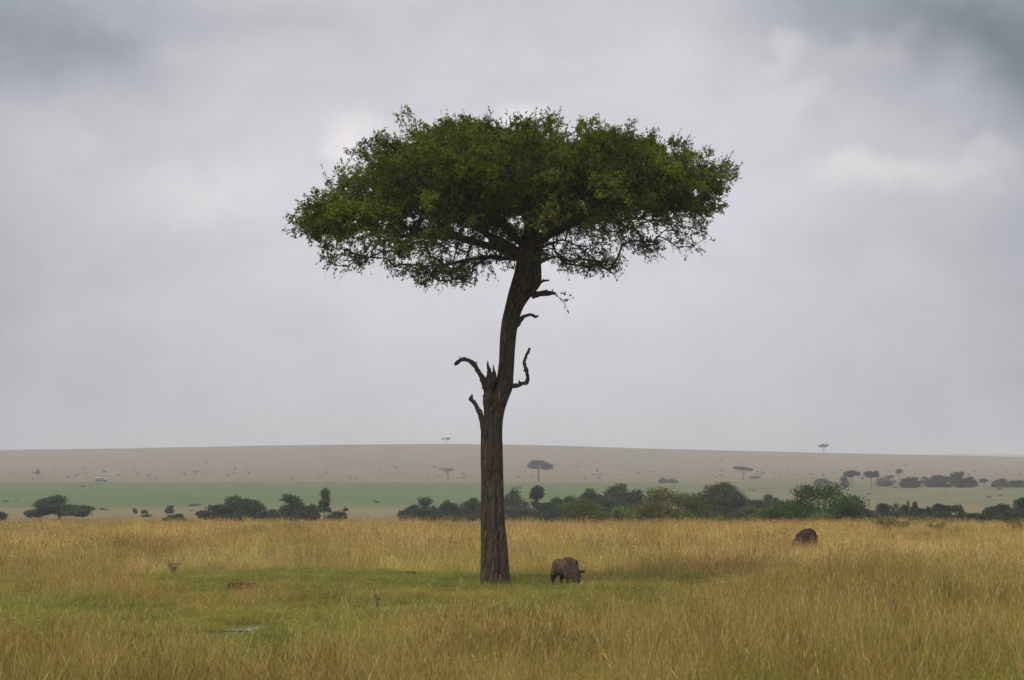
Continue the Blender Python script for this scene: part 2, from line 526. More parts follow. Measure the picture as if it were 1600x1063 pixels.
def make_tuft(n, rad, h0, h1, wid, lean, pal, seg=3, heads=0.3, g=None):
    V, Fq, C = [], [], []
    base = 0
    for k in range(n):
        a = g.uniform(0, 2 * math.pi); r = rad * math.sqrt(g.uniform())
        p0 = np.array([r * math.cos(a), r * math.sin(a), -0.03])
        hh = g.uniform(h0, h1)
        la = g.uniform(0, 2 * math.pi); ln = abs(g.normal(0, lean)) * hh
        bend = np.array([math.cos(la), math.sin(la), 0]) * ln
        w = wid * g.uniform(0.6, 1.3)
        fa = g.uniform(0, math.pi); side = np.array([math.cos(fa), math.sin(fa), 0])
        c = pal[g.choice(len(pal))] * g.uniform(0.80, 1.15)
        stem = g.uniform() < heads
        ts = np.linspace(0, 1, seg + 1)
        for i, t in enumerate(ts):
            p = p0 + np.array([0, 0, hh * (t - 0.18 * ln / hh * t * t)]) + bend * t ** 2
            ww = w * (1 - t) ** 0.6 + 0.0006 if not stem else w * 0.55
            V += [p - side * ww / 2, p + side * ww / 2]; C += [c, c]
        for i in range(seg):
            Fq.append((base + 2 * i, base + 2 * i + 1, base + 2 * i + 3, base + 2 * i + 2))
        base += 2 * (seg + 1)
        if stem:   # seed head: two crossed slim diamonds along the tip
            hd = g.uniform(0.07, 0.16) * min(1, hh / 0.6); tip = p
            dirv = unit(np.array([bend[0], bend[1], hh * 0.9])); hc = c * np.array([0.98, 0.90, 0.86])
            for s in (side, np.array([-side[1], side[0], 0])):
                V += [tip - dirv * hd * .3, tip + dirv * hd * .25 + s * w * 1.1, tip + dirv * hd, tip + dirv * hd * .25 - s * w * 1.1]
                C += [hc] * 4
                Fq.append((base, base + 1, base + 2, base + 3)); base += 4
    return np.array(V), np.array(Fq), np.array(C)


STRAW = [np.array(c) for c in ((0.405, 0.315, 0.100), (0.350, 0.268, 0.074), (0.45, 0.365, 0.160), (0.295, 0.215, 0.062), (0.27, 0.255, 0.050), (0.34, 0.212, 0.075))]
OLIVE = [np.array(c) for c in ((0.20, 0.225, 0.032), (0.26, 0.245, 0.042), (0.15, 0.185, 0.024), (0.33, 0.27, 0.065))]
GREEN = [np.array(c) for c in ((0.185, 0.218, 0.034), (0.23, 0.245, 0.042), (0.135, 0.175, 0.026), (0.31, 0.275, 0.07))]
gg = np.random.default_rng(3)
tuft_col = bpy.data.collections.new("grass_tufts")       # source shapes of the grass, never in the scene themselves


def tuft(name, *a, **k):
    V, Fq, C = make_tuft(*a, g=gg, **k)
    tuft_col.objects.link(bpy.data.objects.new(name, mesh_np(name, V, Fq, M_grass, col=C)))


for i in range(4): tuft(f"tuft_a{i}", 44, 0.24, 0.35, 1.10, 0.0055, 0.24, STRAW, heads=0.40)        # 0-3 tall, near
for i in range(2): tuft(f"tuft_b{i}", 70, 0.26, 0.30, 1.0, 0.007, 0.50, OLIVE, heads=0.06)           # 4-5 olive, near
for i in range(3): tuft(f"tuft_c{i}", 40, 0.30, 0.45, 1.10, 0.010, 0.20, STRAW, seg=2, heads=0.30)   # 6-8 tall, far
for i in range(1): tuft(f"tuft_d{i}", 50, 0.34, 0.40, 1.0, 0.013, 0.40, OLIVE, seg=2, heads=0.05)    # 9 olive, far
for i in range(3): tuft(f"tuft_e{i}", 120, 0.34, 0.4, 1.0, 0.007, 0.5, GREEN, seg=2, heads=0.0)      # 10-12 short green
for i in range(2): tuft(f"tuft_f{i}", 8, 0.34, 0.65, 1.15, 0.0045, 0.26, STRAW[:4], heads=0.85)      # 13-14 lone stems


def scatter(D0, D1, rho, margin=1.14):
    """random ground points within the view (and a step to either side), rho per square metre as f(D)"""
    Ds = np.linspace(D0, D1, 400)
    half = 0.15625 * Ds * margin + 2.0
    pdf = 2 * half * rho(Ds); cdf = np.concatenate([[0], np.cumsum((pdf[1:] + pdf[:-1]) / 2 * np.diff(Ds))])
    n = int(cdf[-1])
    y = np.interp(rng.uniform(0, cdf[-1], n), cdf, Ds)
    x = rng.uniform(-1, 1, n) * (0.15625 * y * margin + 2.0)
    return x, y


def keep_off(x, y):
    k = np.hypot(x - TREE_X, y - 80.0) > 0.42
    k &= ~((np.abs(x + 4.50) < 0.50) & (np.abs(y - 54.8) < 2.6) & (_hash((x * 97).astype(np.int64), (y * 89).astype(np.int64), 5) < 0.80))        # puddle
    k &= ~((np.abs(x - CLODS[0][0]) < 0.55) & (y > 73.5) & (y < 78.6) & (_hash((x * 97).astype(np.int64), (y * 89).astype(np.int64), 6) < 0.85))
    k &= ~((np.abs(x - WH[0] - 0.1) < 0.42) & (np.abs(y - WH[1]) < 0.5))  # warthog
    return k


CLODS = [(at(378, 922, 78).x, 78, 0.36, 0.9), (at(641, 899, 91).x, 91, 0.15, 0.6), (at(62, 934, 72.5).x, 72.5, 0.45, 0.7), (at(388, 981, 55.9).x, 55.2, 0.5, 2.6)]
TREE_X = at(773, 917, 80).x
WH = (at(883, 917, 79.6).x, 79.6)


def grass_object(name, label, cat, x, y, sc, idx, tint, lean=0.05):
    n = len(x)
    me = bpy.data.meshes.new(name)
    me.vertices.add(n)
    me.vertices.foreach_set('co', np.stack([x, y, gz(x, y)], -1).astype(np.float32).ravel())

    def attr(nm, typ, data, key):
        a = me.attributes.new(nm, typ, 'POINT'); a.data.foreach_set(key, np.ascontiguousarray(data).ravel())
    lx = lean * (fbm(x * 0.35, y * 0.2, 21) - 0.42) * 4 + rng.normal(0, 0.10, n)
    ly = rng.normal(0, 0.10, n)
    # lean first (about x and y), then a turn about z inside the tuft is not needed: the tufts are round
    rot = np.stack([ly, lx, np.zeros(n)], -1).astype(np.float32)
    attr('rot', 'FLOAT_VECTOR', rot, 'vector')
    attr('scl', 'FLOAT_VECTOR', sc.astype(np.float32), 'vector')
    attr('spin', 'FLOAT', rng.uniform(0, 6.283, n).astype(np.float32), 'value')
    attr('idx', 'INT', idx.astype(np.int32), 'value')
    attr('tint', 'FLOAT_VECTOR', tint.astype(np.float32), 'vector')
    me.materials.append(M_grass)
    o = link(name, me)
    ng = bpy.data.node_groups.new(name + "_scatter", 'GeometryNodeTree')
    ng.interface.new_socket('Geometry', in_out='INPUT', socket_type='NodeSocketGeometry')
    ng.interface.new_socket('Geometry', in_out='OUTPUT', socket_type='NodeSocketGeometry')
    N, L = ng.nodes, ng.links
    gi, go = N.new('NodeGroupInput'), N.new('NodeGroupOutput')
    ci = N.new('GeometryNodeCollectionInfo'); ci.inputs['Collection'].default_value = tuft_col
    ci.inputs['Separate Children'].default_value = True; ci.inputs['Reset Children'].default_value = True
    ip = N.new('GeometryNodeInstanceOnPoints'); ip.inputs['Pick Instance'].default_value = True

    def named(nm, typ):
        a = N.new('GeometryNodeInputNamedAttribute'); a.data_type = typ; a.inputs['Name'].default_value = nm
        return a.outputs['Attribute']
    L.new(gi.outputs[0], ip.inputs['Points']); L.new(ci.outputs[0], ip.inputs['Instance'])
    L.new(named('idx', 'INT'), ip.inputs['Instance Index'])
    L.new(named('scl', 'FLOAT_VECTOR'), ip.inputs['Scale'])
    e1 = N.new('FunctionNodeEulerToRotation'); L.new(named('rot', 'FLOAT_VECTOR'), e1.inputs[0])
    cz = N.new('ShaderNodeCombineXYZ'); L.new(named('spin', 'FLOAT'), cz.inputs[2])
    e2 = N.new('FunctionNodeEulerToRotation'); L.new(cz.outputs[0], e2.inputs[0])
    rr = N.new('FunctionNodeRotateRotation'); rr.rotation_space = 'LOCAL'
    L.new(e1.outputs[0], rr.inputs[0]); L.new(e2.outputs[0], rr.inputs[1])
    L.new(rr.outputs[0], ip.inputs['Rotation'])
    L.new(ip.outputs[0], go.inputs[0])
    md = o.modifiers.new("scatter", 'NODES'); md.node_group = ng
    return tag(o, label, cat, kind='stuff')


def build_grass():
    # ---- tall dry grass: straw tufts over a lower olive undergrowth
    x, y = scatter(23, 214, lambda D: np.interp(D, [23, 45, 70, 100, 215], [17, 15, 11, 7.5, 4.8]))
    hgt = grass_height(x, y)
    k = (hgt > 0.17) & keep_off(x, y)
    x, y, hgt = x[k], y[k], hgt[k]
    n = len(x)
    px = 800 + F * x / y
    farm = y > 82
    gr = fbm(x * 0.22, y * 0.10, 41)
    gr2 = fbm(x * 1.1, y * 0.6, 43)
    p_ol = np.where(farm, 0.22, 0.40) + (gr - 0.5) * 1.5 + (gr2 - 0.5) * 1.2
    p_ol = p_ol + 0.35 * np.clip((px - 1300) / 250, 0, 1) * np.clip((75 - y) / 20, 0, 1) + 0.25 * np.clip((250 - px) / 200, 0, 1) * np.clip((75 - y) / 20, 0, 1)
    p_ol = p_ol + 0.35 * np.clip((0.45 - hgt) / 0.2, 0, 1)
    ol = rng.uniform(size=n) < np.clip(p_ol, 0.05, 0.92)
    idx = np.where(farm, np.where(ol, 9, rng.integers(6, 9, n)), np.where(ol, rng.integers(4, 6, n), rng.integers(0, 4, n)))
    clump = np.where(farm, 0.66, 0.50) + np.where(farm, 0.36, 0.80) * vnoise(x * 1.1, y * 0.7, 47) + np.where(farm, 0.22, 0.35) * fbm(x * 0.4, y * 0.25, 48)
    tallf = (~ol) & (rng.uniform(size=n) < np.where(farm, 0.45, 0.26))
    s = hgt * np.where(tallf, rng.uniform(0.95, 1.25, n), rng.uniform(0.50, 0.80, n)) * np.where(ol, 0.85, 1.0) * clump
    wide = np.where(tallf, 0.7, 1.0) * np.where(farm, 1.05, np.interp(hgt, [0.2, 0.6], [0.75, 1.0]))
    tone = 1.0 + 0.55 * (fbm(x * 0.35, y * 0.16, 51) - 0.5) * 2 + rng.normal(0, 0.16, n)
    red = np.clip((fbm(x * 0.45, y * 0.22, 53) - 0.53) * 5, 0, 1)
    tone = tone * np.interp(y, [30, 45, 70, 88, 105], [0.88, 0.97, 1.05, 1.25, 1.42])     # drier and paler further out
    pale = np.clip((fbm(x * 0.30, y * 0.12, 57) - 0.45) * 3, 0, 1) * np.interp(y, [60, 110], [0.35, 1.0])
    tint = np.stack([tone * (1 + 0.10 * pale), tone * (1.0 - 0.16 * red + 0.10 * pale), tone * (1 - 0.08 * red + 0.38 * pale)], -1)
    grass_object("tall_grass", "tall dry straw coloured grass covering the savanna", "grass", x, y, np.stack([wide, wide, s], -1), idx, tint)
    # ---- short green grass of the clearing
    x, y = scatter(40, 100, lambda D: np.interp(D, [40, 60, 100], [16, 13, 10]))
    hgt = grass_height(x, y)
    k = (hgt < 0.42) & keep_off(x, y)
    for (mx, my, mw, md) in CLODS: k &= ~((np.abs(x - mx) < mw) & (np.abs(y - my + md * 0.5) < md))
    x, y, hgt = x[k], y[k], hgt[k]; n = len(x)
    dry = fbm(x * 0.5, y * 0.25, 61)
    s = rng.uniform(0.05, 0.13, n) + 0.22 * np.clip(fbm(x * 0.7, y * 0.35, 63) - 0.52, 0, 1)
    f = np.clip((dry - 0.45) * 3.2, 0, 1)[:, None]
    tint = (1 - f) * np.array([1.0, 1.0, 1.0]) + f * np.array([1.6, 1.2, 1.3])
    tint = tint * (0.60 + 0.75 * fbm(x * 0.9, y * 0.45, 65) + rng.normal(0, 0.12, n))[:, None]
    grass_object("short_grass", "short green grass in the clearing around the tree", "grass", x, y, np.stack([np.full(n, 1.0), np.full(n, 1.0), s], -1), rng.integers(10, 13, n), tint)
    # ---- lone dry stems standing in the clearing and above the foreground
    x, y = scatter(30, 100, lambda D: np.interp(D, [30, 50, 62, 75, 100], [3.2, 4.5, 4.0, 1.6, 1.0]))
    hgt = grass_height(x, y)
    k = keep_off(x, y) & (rng.uniform(size=len(x)) < np.where(hgt < 0.3, 0.55, 0.6))
    x, y, hgt = x[k], y[k], hgt[k]; n = len(x)
    s = np.clip(hgt * 1.3, 0.34, 0.92) * rng.uniform(0.6, 1.1, n)
    tint = np.full((n, 3), 1.12) * rng.uniform(0.8, 1.15, n)[:, None]
    grass_object("grass_stems", "scattered tall pale grass stems with seed heads", "grass", x, y, np.stack([np.ones(n), np.ones(n), s], -1), rng.integers(13, 15, n), tint, lean=0.16)


build_grass()

# ------------------------------------------------------------------ puddle
def puddle():
    c = at(388, 981, 55.9)
    a = np.linspace(0, 2 * np.pi, 48, endpoint=False)
    rr = 1 + 0.25 * np.sin(2 * a + 1) + 0.12 * np.sin(5 * a) + 0.08 * np.sin(9 * a + 2)
    X = c.x + 0.40 * rr * np.cos(a) + 0.16 * np.sin(a); Y = 55.9 + 1.9 * rr * np.sin(a)
    z = 0.014
    V = np.concatenate([np.stack([X, Y, np.full_like(X, z)], -1), [[c.x, 55.9, z]]])
    T = np.stack([np.arange(48), (np.arange(48) + 1) % 48, np.full(48, 48)], -1)
    m, t, b = new_mat("water")
    P = t.n.new('ShaderNodeNewGeometry').outputs['Position']
    b.inputs['Base Color'].default_value = (0.09, 0.08, 0.06, 1); b.inputs['Roughness'].default_value = 0.04
    b.inputs['IOR'].default_value = 1.33
    bp = t.n.new('ShaderNodeBump'); bp.inputs['Strength'].default_value = 0.15; bp.inputs['Distance'].default_value = 0.004
    t._in(bp.inputs['Height'], t.noise(P, 9.0, 2.0)); t.l.new(bp.outputs[0], b.inputs['Normal'])
    o = link("water", mesh_np("water", V, T, m))
    tag(o, "shallow puddle shining white between the grass in the left foreground", "puddle", kind='structure')


puddle()

# ------------------------------------------------------------------ main tree
TD = 80.0


def tp(px, py, dep=0.0):
    p = at(px, py, TD)
    return np.array([p.x - TREE_X, dep, p.z])


def build_tree():
    root = thing("savanna_tree", (TREE_X, TD, gzs(TREE_X, TD)), "tall lone umbrella shaped tree with a bent bare trunk and broken dead branches", "tree")
    off = np.array([0, 0, root.location.z])
    g = np.random.default_rng(11)
    # ---- trunk
    prof = np.array([(930, 747, 799), (917, 749, 797), (905, 750.5, 795.5), (880, 751.5, 794), (860, 752, 793), (830, 751.5, 790.5), (800, 751, 788), (750, 752, 786),
                     (700, 751, 785), (675, 751, 785), (660, 753, 785.5), (640, 758.5, 789), (620, 765, 796), (606, 771, 802), (590, 776.5, 802.5), (560, 780.5, 804), (530, 781, 806),
                     (510, 783, 808.5), (495, 785.5, 812), (480, 789.5, 818), (464, 793.5, 829), (450, 797, 842), (440, 800, 846), (425, 804.5, 846), (410, 807, 845), (400, 808.5, 846), (385, 810, 850), (372, 813, 848), (360, 818, 842)], float)
    yy = np.arange(930, 359, -2.0)
    lf = np.interp(-yy, -prof[:, 0], prof[:, 1]); rt = np.interp(-yy, -prof[:, 0], prof[:, 2])
    ker = np.ones(7) / 7
    sm = lambda a: np.convolve(np.pad(a, 3, mode='edge'), ker, 'valid')
    lf, rt = sm(lf), sm(rt)
    nr, na = len(yy), 96
    th = np.linspace(0, 2 * np.pi, na, endpoint=False)     # 0 = +x, -pi/2 = towards the camera
    V = np.zeros((nr, na, 3))
    for i in range(nr):
        c = tp((lf[i] + rt[i]) / 2, yy[i]); r = (rt[i] - lf[i]) / 2 / F * TD
        zz = c[2]
        rad = np.ones(na)
        low = np.clip((zz) / 3.9, 0, 1)                         # the deep furrow fades out with height
        def groove(t0, w, dpt):
            dlt = (th - t0 + np.pi) % (2 * np.pi) - np.pi
            return dpt * np.exp(-(dlt / w) ** 2)
        rad -= groove(-1.15 + 0.10 * math.sin(zz * 1.3), 0.20, 0.34 * (1 - low ** 2))
        rad -= groove(-2.25 + 0.12 * math.sin(zz * 0.9 + 1), 0.16, 0.14 * (1 - low))
        rad -= groove(0.9, 0.25, 0.12); rad -= groove(2.3, 0.3, 0.15 * (1 - low))
        if zz > 6.6: rad -= groove(-1.05, 0.16, 0.30 * min(1, (zz - 6.6) / 0.5))
        foot = math.exp(-max(zz, 0) / 0.22)
        rad += foot * (0.10 * np.cos(th * 5 + 0.6) + 0.04)
        for k in range(na):
            q = Vector((math.cos(th[k]) * 2.2, math.sin(th[k]) * 2.2, zz * 0.9))
            n1 = mnoise.fractal(q, 1.0, 2.0, 4)
            n2 = mnoise.noise(Vector((math.cos(th[k]) * 9, math.sin(th[k]) * 9, zz * 1.6)))
            rad[k] += 0.045 * n1 + 0.035 * n2
        V[i, :, 0] = c[0] + r * rad * np.cos(th); V[i, :, 1] = r * 0.95 * rad * np.sin(th); V[i, :, 2] = zz + 0.02 * np.sin(th * 3)
    ii = np.arange(nr - 1)[:, None] * na + np.arange(na)[None]; jj = np.arange(nr - 1)[:, None] * na + (np.arange(na)[None] + 1) % na
    Q = np.stack([ii, jj, jj + na, ii + na], -1).reshape(-1, 4)
    Vt = V.reshape(-1, 3); Vt = np.vstack([Vt, V[-1].mean(0) + [0, 0, 0.05]])
    T = np.stack([np.full(na, len(Vt) - 1), (nr - 1) * na + np.arange(na), (nr - 1) * na + (np.arange(na) + 1) % na], -1)
    trunk = link("trunk", mesh_np("trunk", Vt - off, [Q, T], M_bark, smooth=True), root)

    # ---- dead branches (px, py, depth, radius in px)
    def knob(path, n=4):
        P = smooth_path([(*tp(a, b, c), r / F * TD) for a, b, c, r in path], n)
        P[:, :3] += np.array([[mnoise.noise(Vector(p[:3]) * 11 + Vector((k, 3, 1))) * 0.022 for k in range(3)] for p in P])
        rr = P[:, 3] * (1 + 0.38 * np.array([mnoise.noise(Vector(p[:3]) * 17) for p in P]))
        return P[:, :3] - off, rr
    dead = [
        ([(763, 628, -.12, 3.0), (760, 610, -.12, 5.0), (755, 594, -.16, 4.6), (749, 583, -.2, 4), (743, 573, -.22, 3.6), (735, 565, -.2, 3.1), (724, 561.5, -.15, 3.2), (716, 566, -.12, 3.0), (711, 571, -.1, 2.4)],
         [[(720, 563, -.13, 1.4), (717.5, 558, -.13, .6)], [(741, 569, -.2, 1.6), (746, 567, -.2, .8)]]),
        ([(760, 700, -.12, 3.0), (756, 668, -.2, 5), (752, 652, -.22, 4.6), (747, 640, -.25, 3.8), (741, 630, -.25, 3.2), (736, 624, -.25, 3.2), (738, 617, -.25, 1.8)], []),
        ([(797, 604, -.05, 4.5), (806, 603, -.1, 3.8), (815, 600, -.12, 3.2), (823, 597.5, -.14, 3.4), (824.5, 588, -.14, 2.9), (822, 577, -.14, 2.8), (819, 567, -.14, 3.0), (822.5, 555, -.14, 2.4), (828, 544, -.14, 1.8)],
         [[(812, 601, -.12, 2), (811, 594, -.12, .8)], [(820, 578, -.14, 1.4), (817.5, 580, -.14, .7)]]),
        ([(803, 515, 0, 5), (810, 506, -.05, 3.9), (816, 498, -.08, 3.2), (824, 493, -.1, 2.6), (832, 493, -.1, 2.4), (838, 496, -.1, 2.2), (841, 494.5, -.1, 1.6)], []),
        ([(832, 462, 0, 5.5), (846, 459.5, -.1, 4.6), (858, 459, -.15, 3.4), (868, 460, -.15, 2.2)],
         [[(862, 459, -.15, 1.8), (863, 452.5, -.15, .9)], [(852, 457, -.12, 2.2), (854, 453, -.12, 1.0)]]),
        ([(840, 442, 0, 4), (848, 440, -.1, 2.0), (858, 439.5, -.15, 1.2)], [[(848, 440, -.1, 1.4), (849, 436, -.1, .7)]]),
    ]
    for path, subs in dead:
        P = [knob(path)] + [knob(s, 3) for s in subs]
        v, q, t = tubes(P, 9)
        link("dead_branch", mesh_np("dead_branch", v, [q, t], M_dead, smooth=True), trunk)
    # splintered stump in the fork: a widening sheath with two spikes
    P = [knob([(760, 690, -.1, 4), (761, 655, -.12, 6), (763, 625, -.14, 7.5), (765, 605, -.14, 8.0), (766, 594, -.14, 7.0), (765, 585, -.14, 4.6), (763.5, 576, -.15, 2.6), (761.5, 564, -.15, .3)]),
         knob([(768, 605, -.2, 5.0), (771, 590, -.2, 3.6), (772, 580, -.2, 2.0), (770.5, 570, -.2, .4)]),
         knob([(768, 605, -.05, 5), (774, 590, -.05, 2.5), (774.5, 582, -.05, .4)])]
    v, q, t = tubes(P, 10)
    link("splintered_stump", mesh_np("splintered_stump", v, [q, t], M_dead, smooth=True), trunk)

    # ---- crown volume from the outline
    TOP = np.array([(458, 352), (475, 326), (500, 314), (530, 298), (555, 272), (570, 250), (600, 228), (640, 216), (700, 202), (740, 198), (790, 194), (840, 201), (900, 204), (930, 204), (980, 216), (1030, 222), (1070, 236), (1100, 256), (1122, 285), (1134, 330)], float)
    BOT = np.array([(458, 372), (470, 398), (500, 416), (530, 414), (560, 416), (600, 428), (640, 434), (690, 442), (730, 438), (770, 420), (800, 404), (845, 404), (870, 428), (890, 430), (930, 418), (965, 430), (978, 418), (990, 386), (1035, 386), (1066, 398), (1080, 384), (1100, 374), (1125, 368), (1134, 345)], float)
    def inside(px, py, dep):
        s = math.sqrt(max(0.02, 1 - (dep / 4.7) ** 2))
        q = 800 + (px - 800) / s
        if q < 458 or q > 1134: return None
        t, b = np.interp(q, TOP[:, 0], TOP[:, 1]), np.interp(q, BOT[:, 0], BOT[:, 1])
        # away from the middle slice the lens gets thinner
        mid = t * 0.55 + b * 0.45
        t = mid + (t - mid) * (0.35 + 0.65 * s); b = mid + (b - mid) * (0.25 + 0.75 * s)
        f = (b - py) / max(b - t, 1)
        return f if 0 < f < 1 else None
    pts = []
    while len(pts) < 4500:
        px, py = g.uniform(474, 1118), g.uniform(200, 440)
        dep = g.uniform(-4.6, 4.6)
        f = inside(px, py, dep)
        if f is None: continue
        p = tp(px, py, dep)
        keep = np.interp(f, [0, 0.12, 0.34, 0.55, 0.92, 1], [0.58, 0.36, 0.36, 1.0, 1.0, 0.85])
        if g.uniform() > keep: continue
        tone_k = g.uniform(0, 1) ** 1.3
        big = g.uniform(0.6, 1.25)
        for _ in range(int((6 if f > 0.3 else 4) * big) + 1):        # a flattened pad of spray
            q = p + g.normal(size=3) * np.array([0.24, 0.24, 0.085]) * big
            pts.append((q[0], q[1], q[2], f, tone_k))
    pts = np.array(pts)
    # the tall sprig over the left shoulder, and sprigs at the right tip
    extra = [tp(655, 215, -.6), tp(645, 212, -.6), tp(637, 206, -.6), tp(634, 196, -.6), tp(641, 186, -.6), tp(637, 176, -.6), tp(628, 184, -.6), tp(650, 190, -.6), tp(652, 205, -.6), tp(1112, 262, .2), tp(1126, 272, .2), tp(1135, 263, .2), tp(1136, 286, .2), tp(1140, 278, .2), tp(1124, 300, .3),
             tp(925, 194, -.3), tp(730, 188, .2), tp(742, 185, .3), tp(760, 184, -.2), tp(1020, 212, 0), tp(870, 196, .4), tp(575, 240, .3), tp(568, 232, .3), tp(482, 320, 0), tp(464, 338, 0)]
    pts = np.vstack([pts, np.array([[*e, 2.0, 0.5] for e in extra])])

    limbs = [[(815, 398, 0), (770, 386, -.3), (726, 379, -.6), (680, 373, -.8), (620, 372, -1.0), (560, 362, -1.1), (520, 356, -1.0)],
             [(820, 385, 0), (790, 350, 1), (740, 310, 2), (690, 280, 2.8)],
             [(826, 375, 0), (815, 330, -.8), (790, 290, -1.8), (770, 258, -2.6)],
             [(832, 375, 0), (850, 330, .8), (880, 290, 1.6), (920, 262, 2.4)],
             [(838, 385, 0), (870, 355, -.6), (920, 330, -1.2), (980, 312, -1.5), (1040, 304, -1.4)],
             [(840, 392, 0), (862, 378, .2), (885, 377, .3), (908, 388, .5), (932, 402, .6), (948, 414, .6)],
             [(838, 380, 0), (880, 350, .8), (950, 335, 1.4), (1030, 338, 1.6), (1085, 346, 1.5)],
             [(812, 404, 0), (786, 400, .4), (750, 401, .9), (705, 408, 1.2), (660, 412, 1.4)],
             [(828, 370, 0), (830, 320, .2), (835, 270, .3)],
             [(815, 395, 0), (760, 362, .5), (690, 330, .9), (620, 304, 1.2), (575, 292, 1.2)],
             [(842, 412, 0), (858, 404, -.1), (872, 400, -.2), (890, 408, -.3)],
             [(826, 378, 0), (822, 345, -1.5), (815, 318, -3), (800, 300, -4)],
             [(826, 378, 0), (830, 345, 1.5), (840, 318, 3), (850, 305, 4)],
             [(838, 385, 0), (880, 352, 1.6), (930, 326, 3), (980, 318, 3.4)],
             [(820, 388, 0), (780, 352, -1.3), (720, 326, -2.6), (660, 318, -3.2)],
             [(836, 380, 0), (880, 340, -1.6), (925, 312, -2.9)]]
    nodes, par, dist = [], [], []
    def add(p, pr):
        nodes.append(p); par.append(pr)
        dist.append(0.0 if pr < 0 else dist[pr] + float(np.linalg.norm(p - nodes[pr])))
        return len(nodes) - 1
    for Lm in limbs:
        P = smooth_path([tp(*q) for q in Lm], 6)
        pr = -1
        for k, p in enumerate(P):
            if k: p = p + np.array([mnoise.noise(Vector(p) * 2.2 + Vector((j * 7, 0, 0))) for j in range(3)]) * 0.07
            pr = add(p, pr)
    nl = len(nodes)
    C0 = tp(826, 385)
    order = np.argsort(np.linalg.norm(pts[:, :3] - C0, axis=1))
    tips = []
    for o in order:
        p = pts[o, :3]
        A = np.array(nodes); dd = np.linalg.norm(A - p, axis=1)
        cost = dd + 0.30 * np.array(dist)
        b = int(np.argmin(cost))
        L = dd[b]; q = nodes[b]
        m = max(1, int(L / 0.22))
        pr = b
        sag = g.normal(size=3) * 0.06 * L
        for k in range(1, m + 1):
            t = k / m
            pr = add(q + (p - q) * t + sag * math.sin(math.pi * t) + np.array([0, 0, 0.05 * L * math.sin(math.pi * t)]), pr)
        tips.append(pr)
    nodes_a = np.array(nodes); par_a = np.array(par)
    cnt = np.zeros(len(nodes)); cnt[tips] = 1
    for i in range(len(nodes) - 1, -1, -1):
        if par_a[i] >= 0: cnt[par_a[i]] += cnt[i]
    rad = 0.0062 * np.maximum(cnt, 0.6) ** 0.44
    # branch tubes, one frustum per link
    e = np.where(par_a >= 0)[0]
    n = 6
    ang = np.linspace(0, 2 * np.pi, n, endpoint=False)
    A, B = nodes_a[par_a[e]], nodes_a[e]
    t = unit(B - A); ref = np.where(np.abs(t[:, 1:2]) < 0.9, np.array([[0, 1., 0]]), np.array([[1., 0, 0]]))
    u = unit(np.cross(t, ref)); v = np.cross(t, u)
    ra = np.minimum(rad[par_a[e]], rad[e] * 1.5); rb = rad[e]
    ca, sa = np.cos(ang)[None, :, None], np.sin(ang)[None, :, None]
    ring = lambda P, r: P[:, None] + r[:, None, None] * (ca * u[:, None] + sa * v[:, None])
    VV = np.concatenate([ring(A, ra), ring(B + t * 0.012, rb)], 1).reshape(-1, 3)
    k = np.arange(n); b0 = (np.arange(len(e)) * 2 * n)[:, None]
    FF = np.stack([b0 + k, b0 + (k + 1) % n, b0 + n + (k + 1) % n, b0 + n + k], -1).reshape(-1, 4)
    link("branches", mesh_np("branches", VV - off, FF, M_bark, smooth=True), root)

    # ---- twigs and leaves
    tw_paths_V, tw_F, LC, LA, LS, LT = [], [], [], [], [], []
    base = 0
    cen = np.array([0.4, 0, 6.5])
    def sprig(p, d, L, nleaf, tone, s0=0.064):
        nonlocal base
        q = p + d * L + np.array([0, 0, -0.05 * L])
        sd = unit(np.cross(d, g.normal(size=3))); r = 0.0035
        s2 = np.cross(d, sd)
        tri = [sd * r, (-0.5 * sd + 0.87 * s2) * r, (-0.5 * sd - 0.87 * s2) * r]
        tw_paths_V.extend([p + x for x in tri] + [q + x * 0.4 for x in tri])
        for k in range(3): tw_F.append((base + k, base + (k + 1) % 3, base + 3 + (k + 1) % 3, base + 3 + k))
        base += 6
        ts = g.uniform(0.1, 1.05, nleaf)
        off_ = unit(g.normal(size=(nleaf, 3))) * g.uniform(0.01, 0.055, (nleaf, 1))
        LC.append(p + (q - p) * ts[:, None] + off_); LA.append(off_ / 0.04 + d * 0.6)
        LS.append(g.uniform(0.6, 1.25, nleaf) * s0); LT.append(np.tile(tone, (nleaf, 1)) * g.uniform(0.7, 1.3, (nleaf, 1)))
    dk, md_, yl = np.array([0.038, 0.064, 0.005]), np.array([0.165, 0.205, 0.015]), np.array([0.19, 0.185, 0.028])
    for p4 in pts:
        p, f = p4[:3], p4[3]
        out = unit(np.array([p[0] - cen[0], p[1] - cen[1], 0.0]))
        nt = 4 if f > 1.5 else (7 if f > 0.35 else 5)
        tone = dk + (md_ - dk) * p4[4]
        if g.uniform() < 0.07: tone = tone * 0.5 + yl * 0.5
        for _ in range(nt):
            d_ = out * 0.45 + g.normal(size=3) * 0.65 + np.array([0, 0, 0.35 if f > 0.45 else -0.20])
            sprig(p + g.normal(size=3) * 0.05, unit(d_), g.uniform(0.12, 0.32), int(g.integers(9, 17)) if 0.35 < f < 1.5 else int(g.integers(7, 13)), tone)
        if 0.88 < f < 1.5 and g.uniform() < 0.22:      # shoots standing up from the top
            q = p.copy()
            dd_ = unit(np.array([out[0] * 0.3, out[1] * 0.3, 1.0]) + g.normal(size=3) * 0.3)
            for _ in range(int(g.integers(1, 3))):
                sprig(q, dd_, 0.28, 7, md_); q = q + dd_ * 0.2
